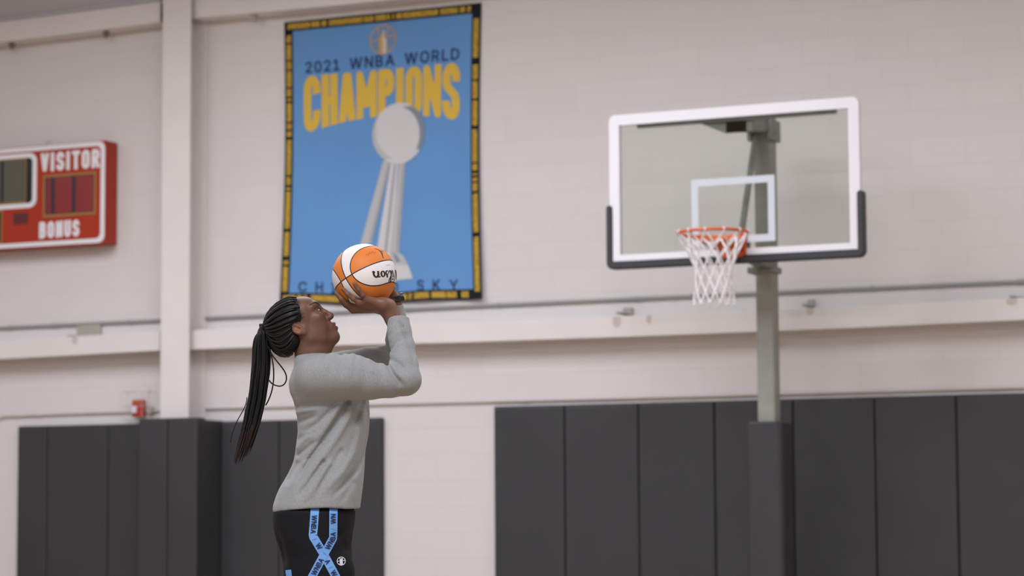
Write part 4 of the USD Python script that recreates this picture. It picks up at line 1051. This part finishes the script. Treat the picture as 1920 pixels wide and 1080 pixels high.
m_shirt = usdkit.material(stage, L + 'heather_grey', n_, [('g.object', 'm.vector'), ('m.vector', 'n.vector'), ('n.fac', 'r.fac'), ('r.color', 'p.base_color'), ('g.object', 'n2.vector'), ('n2.fac', 'b.height'), ('b.normal', 'p.normal')], surface='p.BSDF')
shirt = part('shirt', (shv, shf), m_shirt, smooth=True, label='heather grey long-sleeved top')

# --- black shorts with crossing blue tapes and a round white emblem
SHORTS = [(946, 524, 656, .150), (954, 517, 663, .168), (961, 512.5, 666, .180), (975, 511.8, 665.8, .184), (988, 512.7, 663.5, .187), (1005, 515.5, 660.8, .190), (1020, 520, 659.6, .192), (1042, 527, 661.5, .193), (1067, 531, 662.5, .193), (1085, 533, 663, .192), (1130, 538, 664, .190)]
shorts_t = loft_fn(SHORTS, 2.3)
def shorts_fn(X):
    d = shorts_t(X)
    for s in (-1, 1):
        a, b = P(600, 1075, .098 * s), P(607, 1262, .104 * s)
        q = X.copy(); q[..., 0] = a[0] + (X[..., 0] - a[0]) * .80
        e = chain(q, [a, b], [.098, .094], .01)
        e = np.maximum(e, b[2] - X[..., 2])
        d = smin(d, e, .02)
    for f in SHF: d = d - wrinkle(X, *f)
    return d - (meshkit.fbm(X * 8, 2, 5) - .5) * .006
SHF = [([(660, 985), (640, 1000), (630, 1015)], 5, -.004), ([(661, 1010), (645, 1016)], 4, .003), ([(520, 1000), (528, 1020), (533, 1045), (537, 1068)], 4.5, -.007), ([(655, 1030), (640, 1030)], 5, -.003), ([(530, 990), (545, 1020)], 7, .003)]
shz = P(607, 1262)[2]
sov, sof = isosurf(shorts_fn, (-.24, -.24, shz - .02), (.22, .24, P(600, 944)[2]), .0055)
sov, sof = relax(sov, sof, 4)
m_shorts = mat('black_jersey', (.0075, .0085, .0100), .75, spec=.16)
shorts = part('shorts', (sov, sof), m_shorts, smooth=True, label='black jersey shorts')
def surf(px, py, lift):
    ds = np.linspace(-.27, -.02, 126); pts = np.array([P(px, py, d) for d in ds]); f = shorts_fn(pts); i = int(np.argmax(f < 0))
    if f[i] >= 0: return P(px, py, -.15)
    t = f[i - 1] / (f[i - 1] - f[i]); d = ds[i - 1] + (ds[i] - ds[i - 1]) * t
    return P(px, py, d - lift)
def along(path, s):
    p = np.asarray(path, float); l = np.r_[0, np.cumsum(np.linalg.norm(np.diff(p, axis=0), axis=1))]
    return np.array([np.interp(s, l, p[:, 0]), np.interp(s, l, p[:, 1])]), l[-1]
def frame_at(path, s):
    a, _ = along(path, s - 1.5); b, _ = along(path, s + 1.5); t = (b - a) / max(np.linalg.norm(b - a), 1e-9)
    return along(path, s)[0], t, np.array([t[1], -t[0]])
m_tape = mat('tape_blue', (.165, .345, .700), .7, spec=.2)
m_tapet = mat('tape_text', (.020, .028, .075), .7, spec=.2)
m_teal = mat('tape_mark', (.10, .42, .62), .7, spec=.2)
def tape(path, w, lift, name='side_tape'):
    _, l = along(path, 0); n = int(l / 3) + 2; V, F = [], []
    for i in range(n):
        c, t, nn = frame_at(path, l * i / (n - 1))
        for k in range(5): q = c + nn * w * (k / 4 - .5); V.append(surf(q[0], q[1], lift))
    for i in range(n - 1):
        for k in range(4): a = i * 5 + k; F.append([a, a + 1, a + 6, a + 5])
    V = np.array(V); F = np.array(F); k = len(V); W_ = V + np.array([0, .0022, 0])
    return part(name, (np.vstack([V, W_]), np.vstack([F, F[:, ::-1] + k])), m_tape, shorts, smooth=True)
def tape_word(txt, path, s, h, lift, tp_, wide=.86, up=False, m=None, name='tape_letter', bold=True):
    """letters along the tape, starting s pixels in; up = read the other way"""
    x = 0.0
    for c in txt:
        v, f = text2d(c, 1.0, bold); v = v.copy(); v[:, 0] -= v[:, 0].min(); w = v[:, 0].max()
        V = []
        for a, b, z in v:
            ss = s + (x + a) * h * wide * (-1 if up else 1); q, t, nn = frame_at(path, ss)
            off = (b - .5) * h * (-1 if up else 1)
            V.append(surf(*(q + nn * off), lift + .0006 * (z > 0)))
        part(name, (np.array(V), f), m or m_tapet, shorts, smooth=False)
        x += w + .13
T1 = [(590.8, 944), (590.5, 955), (588.3, 985), (586.5, 1005), (607.5, 1040), (628, 1078), (650, 1118)]
T2 = [(625.8, 944), (625.4, 955), (625.0, 985), (624.6, 1009), (607.5, 1040), (587, 1078), (563, 1122)]
t1 = tape(T1, 16, .0012); t2 = tape(T2, 15.5, .0030)
t3 = tape([(540.5, 1068.5), (541.5, 1078), (545, 1102)], 11, .0012)
tape_word('WNBA', T1, 22, 9.3, .0030, t1)
tape_word('W', T1, 78, 9.3, .0030, t1); tape_word('A', T1, 113, 9.3, .0030, t1); tape_word('W', T1, 136, 9.3, .0030, t1)
tape_word('WN', T2, 38, 9.3, .0048, t2, up=True); tape_word('WNBA', T2, 88, 9.3, .0048, t2, up=True); tape_word('WNBA', T2, 143, 9.3, .0048, t2, up=True)
for tpx, pth, ss, lf__ in ((t1, T1, 10, .003), (t1, T1, 66, .003), (t1, T1, 127, .003), (t2, T2, 46, .0048), (t2, T2, 96, .0048)):
    tape_word('/', pth, ss, 7.0, lf__, tpx, m=m_teal, name='tape_mark', bold=False)
ecx, ecy, erx = 639.8, 1052, 8.3
def emb_shape(g):
    v, f = flat(g, .001, 2.0)
    return np.array([surf(ecx + a, ecy - b, .0016 + .3 * z) for a, b, z in v]), f
ring_ = Point(0, 0).buffer(erx, 20).difference(Point(0, 0).buffer(erx - 1.3, 20))
lines_ = [LineString([(s * (5.2 - 3.2 * math.cos(a)), 8 * math.sin(a)) for a in np.linspace(-1.2, 1.2, 9)]).buffer(.65) for s in (-1, 1)] + [LineString([(-7.5, -.5), (7.5, 1.5)]).buffer(.6), Polygon([(-1.8, -8), (-1.8, 2), (-.6, 6), (.8, 6), (1.9, 1), (1.9, -8)])]
part('emblem', emb_shape(shapely.union_all([ring_] + lines_).intersection(Point(0, 0).buffer(erx, 20))), mat('emblem_white', (.62, .60, .68), .7), shorts, smooth=False)

# --- watch on the far wrist
m_strap = mat('watch_strap', (.008, .008, .009), .4); m_wface = mat('watch_face', (.02, .022, .025), .08)
wc = P(740.5, 560.5, .075); wdir = P(738, 556, .072) - P(743, 575, .080); wdir /= np.linalg.norm(wdir)
e1 = np.cross(wdir, [0, 1.0, 0]); e1 /= np.linalg.norm(e1); e2 = np.cross(wdir, e1)
sv_, sf_ = [], []
ring_pts = [wc + (.0245 * math.cos(a)) * e1 + .0245 * math.sin(a) * e2 for a in np.linspace(0, 2 * math.pi, 33)]
strap = cat(*[tube([p + wdir * o for p in ring_pts], .0032, 7, False) for o in np.linspace(-.009, .009, 6)])
wt = part('watch', strap, m_strap, smooth=True, label='black wristwatch')
fc = wc + e1 * .0265 * (1 if e1[0] > 0 else -1)
fx = e1 * (1 if e1[0] > 0 else -1)
def wcyl(c, r, h): return tube([c - fx * h / 2, c + fx * h / 2], r, 20)
part('watch_case', wcyl(fc, .0165, .010), m_strap, wt); part('watch_face', wcyl(fc + fx * .0055, .0140, .002), m_wface, wt)

# --- socks and shoes, up on the toes
m_sock = mat('sock_white', (.70, .70, .70), .9); m_shoe = mat('shoe_white', (.62, .62, .64), .5); m_sole = mat('shoe_sole', (.12, .16, .25), .6)
for s in (-1, 1):
    h, k, a = leg_pts(s)
    part('sock', isosurf(lambda X: np.maximum(chain(X, [a + np.array([0, 0, .12]), a, a + np.array([.05, 0, -.055])], [.0425, .0405, .047], .01), X[..., 2] - a[2] - .11), a + np.array([-.08, -.07, -.12]), a + np.array([.13, .07, .15]), .006), m_sock, smooth=True)
    toe, ball_, heel = np.array([a[0] + .205, a[1], .038]), np.array([a[0] + .130, a[1], .046]), a + np.array([-.012, 0, -.075])
    up_ = lambda X: smin(chain(X, [heel, ball_, toe], [.044, .047, .034], .01), chain(X, [a + np.array([.004, 0, -.01]), heel], [.047, .046], .01), .02)
    bottom = lambda X: np.where(X[..., 0] < ball_[0], .0 + np.maximum(0, (ball_[0] - X[..., 0])) * (heel[2] - .04 - .004) / (ball_[0] - heel[0]), 0.0) + .004
    sh = part('shoe', isosurf(lambda X: np.maximum(up_(X), bottom(X) + .016 - X[..., 2]), np.array([a[0] - .09, a[1] - .08, -.01]), np.array([a[0] + .27, a[1] + .08, a[2] + .03]), .0055), m_shoe, smooth=True)
    part('sole', isosurf(lambda X: np.maximum(up_(X) - .005, np.maximum(X[..., 2] - bottom(X) - .024, bottom(X) - .004 - X[..., 2])), np.array([a[0] - .1, a[1] - .09, -.015]), np.array([a[0] + .28, a[1] + .09, a[2] + .03]), .0055), m_sole, sh, smooth=True)

# ------------------------------------------------------------------ the ball
ball = thing('basketball', 'orange and white basketball held up on the fingertips of the shooter', 'basketball', PO + AX * BC[0] + AY * BC[1] + np.array([0, 0, BC[2]]), -AZ)
# its own axes in (right, up, towards the camera), from the seams in the photograph
e3 = np.array([-.574, -.144, .806]); e1b = np.array([.693, .438, .572]); e1b -= e3 * (e1b @ e3) / (e3 @ e3); e1b /= np.linalg.norm(e1b); e3 /= np.linalg.norm(e3); e2b = np.cross(e3, e1b)
def from_view(q): q = np.asarray(q); return np.stack([q[..., 0], -q[..., 2], q[..., 1]], -1)   # view axes -> her frame
EB = np.stack([from_view(e1b), from_view(e2b), from_view(e3)], 1)
PA, PB = math.radians(58), math.radians(18)
def oval(phi): return PA + PB * np.cos(2 * phi)
ico = trimesh.creation.icosphere(6, BR)
c = (ico.vertices[ico.faces].mean(1)) @ EB; c /= np.linalg.norm(c, axis=1, keepdims=True)
inside = np.arccos(np.clip(np.abs(c[:, 0]), 0, 1)) < oval(np.arctan2(c[:, 1], c[:, 2]))
m_or = mat('ball_orange', (.66, .185, .028), .55, spec=.35, bump=(1400, .35, .0006)); m_wh = mat('ball_white', (.74, .70, .68), .55, spec=.35, bump=(1400, .35, .0006)); m_seam = mat('ball_seam', (.020, .013, .010), .6)
for sx in (1, -1):
    for sy in (1, -1):
        for ins in (True, False):
            k = (np.sign(c[:, 0]) == sx) & (np.sign(c[:, 1]) == sy) & (inside == ins)
            orange = (sx * sy > 0) == ins
            f = ico.faces[k]; u, inv = np.unique(f, return_inverse=True)
            obj('panel', (ico.vertices[u], inv.reshape(-1, 3)), m_or if orange else m_wh, ball, smooth=True, world=False)
def seam(dirs, w=.0021):
    d = np.asarray(dirs) @ EB.T; d /= np.linalg.norm(d, axis=1, keepdims=True); n = len(d)
    t = np.roll(d, -1, 0) - np.roll(d, 1, 0); t /= np.linalg.norm(t, axis=1, keepdims=True); s = np.cross(d, t)
    V = np.vstack([(d * BR + s * w * a) * (BR + e) / np.linalg.norm(d * BR + s * w * a, axis=1, keepdims=True) for a, e in ((-1, -.0006), (-.8, .0005), (.8, .0005), (1, -.0006))])
    F = []
    for i in range(n):
        j = (i + 1) % n
        for k in range(3): F.append([k * n + i, k * n + j, (k + 1) * n + j, (k + 1) * n + i])
    return V, np.array(F)
ph = np.linspace(0, 2 * math.pi, 181)[:-1]
obj('seam', seam(np.c_[np.sin(ph), 0 * ph, np.cos(ph)]), m_seam, ball, smooth=True, world=False)
obj('seam', seam(np.c_[0 * ph, np.sin(ph), np.cos(ph)]), m_seam, ball, smooth=True, world=False)
for s in (1, -1):
    po = oval(ph); obj('seam', seam(np.c_[s * np.cos(po), np.sin(po) * np.sin(ph), np.sin(po) * np.cos(ph)]), m_seam, ball, smooth=True, world=False)
# lettering on the white panel, upside down: strokes of varying width laid on the sphere
def pen(pts, w0, w1=None):
    q = spline(pts, 24) if len(pts) > 2 else np.linspace(pts[0], pts[1], 8); w = np.linspace(w0, w0 if w1 is None else w1, len(q))
    return shapely.union_all([LineString([q[i], q[i + 1]]).buffer(w[i] / 2) for i in range(len(q) - 1)])
def script():
    g = []
    # i (with long entry), l loop, s, o, n drawn left to right, x-height 1
    g += [('w', [pen([(-2.2, 1.5), (-2.0, .9), (-1.75, .05), (-1.45, .9), (-1.3, 1.35)], .24), pen([(-1.3, 1.35), (-1.05, .0), (-.75, .7), (-.45, 1.9)], .22, .12)])]
    g += [('i', [pen([(0, 1.0), (-.02, .3), (.12, 0), (.35, .2)], .24, .10), Point(.02, 1.42).buffer(.14)])]
    g += [('l', [pen([(.35, .2), (.75, 1.25), (.80, 1.95), (.62, 2.0), (.50, 1.3), (.52, .3), (.70, 0), (.95, .25)], .14, .12), pen([(.56, 1.75), (.50, 1.2), (.52, .35), (.62, .05)], .22)])]
    g += [('s', [pen([(.95, .25), (1.28, .85), (1.32, 1.05)], .10), pen([(1.30, 1.0), (1.38, .7), (1.50, .35), (1.40, .06), (1.15, .08)], .25, .12)])]
    g += [('o', [Point(0, 0).buffer(1, 20)])]
    g[-1] = ('o', [affinity.translate(affinity.scale(Point(0, 0).buffer(1, 20), .40, .52), 2.02, .5).difference(affinity.translate(affinity.scale(Point(0, 0).buffer(1, 20), .15, .36), 2.02, .5))])
    g += [('n', [sbox(2.62, 0, 2.88, 1.0), pen([(2.5, .95), (2.75, .98)], .12), pen([(2.85, .72), (3.08, .98), (3.28, .80), (3.32, .2)], .20, .27), pen([(3.32, .2), (3.40, .03), (3.58, .12)], .22, .10)])]
    return g
# text frame on the sphere: n's outer end at pixel (697, 518), reading towards (742, 512), upside down
def view_dir(px, py):
    a = np.array([px - 683.0, 517.5 - py]) / 59.6; return np.array([a[0], a[1], math.sqrt(max(0, 1 - a @ a))])
A_, B_2 = view_dir(697.5, 520.0), view_dir(728, 516.8)
ang = math.acos(A_ @ B_2); ax2 = np.cross(A_, B_2); ax2 /= np.linalg.norm(ax2)
for nm, gs in script():
    v, f = flat(shapely.union_all(gs).buffer(.012), .0005, .25)
    V = []
    for x, y, z in v:
        s = (3.55 - x) * .232; hgt = -(y - .5) * .185
        d = A_ * math.cos(s) + np.cross(ax2, A_) * math.sin(s); d = d * math.cos(hgt) + ax2 * math.sin(hgt)
        V.append(from_view(d) * (BR + .0004 + z))
    obj('script_letter', (np.array(V), f), m_seam, ball, smooth=False, world=False)
# faint signature and a small player mark on the upper orange panel
m_sig = mat('ball_signature', (.40, .10, .03), .6)
def on_view(pts, w, m, name):
    V, F = [], []
    q = spline(np.array(pts, float), 28); n = len(q); t = np.gradient(q, axis=0); t /= np.linalg.norm(t, axis=1, keepdims=True); nn = np.c_[-t[:, 1], t[:, 0]]
    ww = np.broadcast_to(w, (len(pts),)); ww = np.interp(np.linspace(0, 1, n), np.linspace(0, 1, len(pts)), ww)
    for k in (-1, 1):
        for i in range(n): V.append(from_view(view_dir(*(q[i] + nn[i] * k * ww[i] / 2))) * (BR + .0006))
    for i in range(n - 1): F.append([i, i + 1, n + i + 1, n + i])
    obj(name, (np.array(V), np.array(F)), m, ball, smooth=True, world=False)
on_view([(685.5, 486.5), (688, 482), (690, 484), (692, 478.5), (694.5, 481), (697, 476), (700, 478), (703.5, 475)], .8, m_sig, 'signature')
on_view([(701, 469.5), (706, 470.5), (711, 473.5), (714.5, 478), (716, 483), (718, 489)], [.6, .9, 1.5, 2.6, 1.7, 1.0], m_seam, 'player_mark')
on_view([(713, 474), (716, 473.5), (717, 476)], [.8, 1.0, .6], m_seam, 'player_mark')
on_view([(722, 501.5), (725, 500.8), (728, 500), (731, 499.5)], [1.2, 1.2, 1.2, 1.2], mat('ball_fineprint', (.60, .50, .47), .6), 'fine_print')
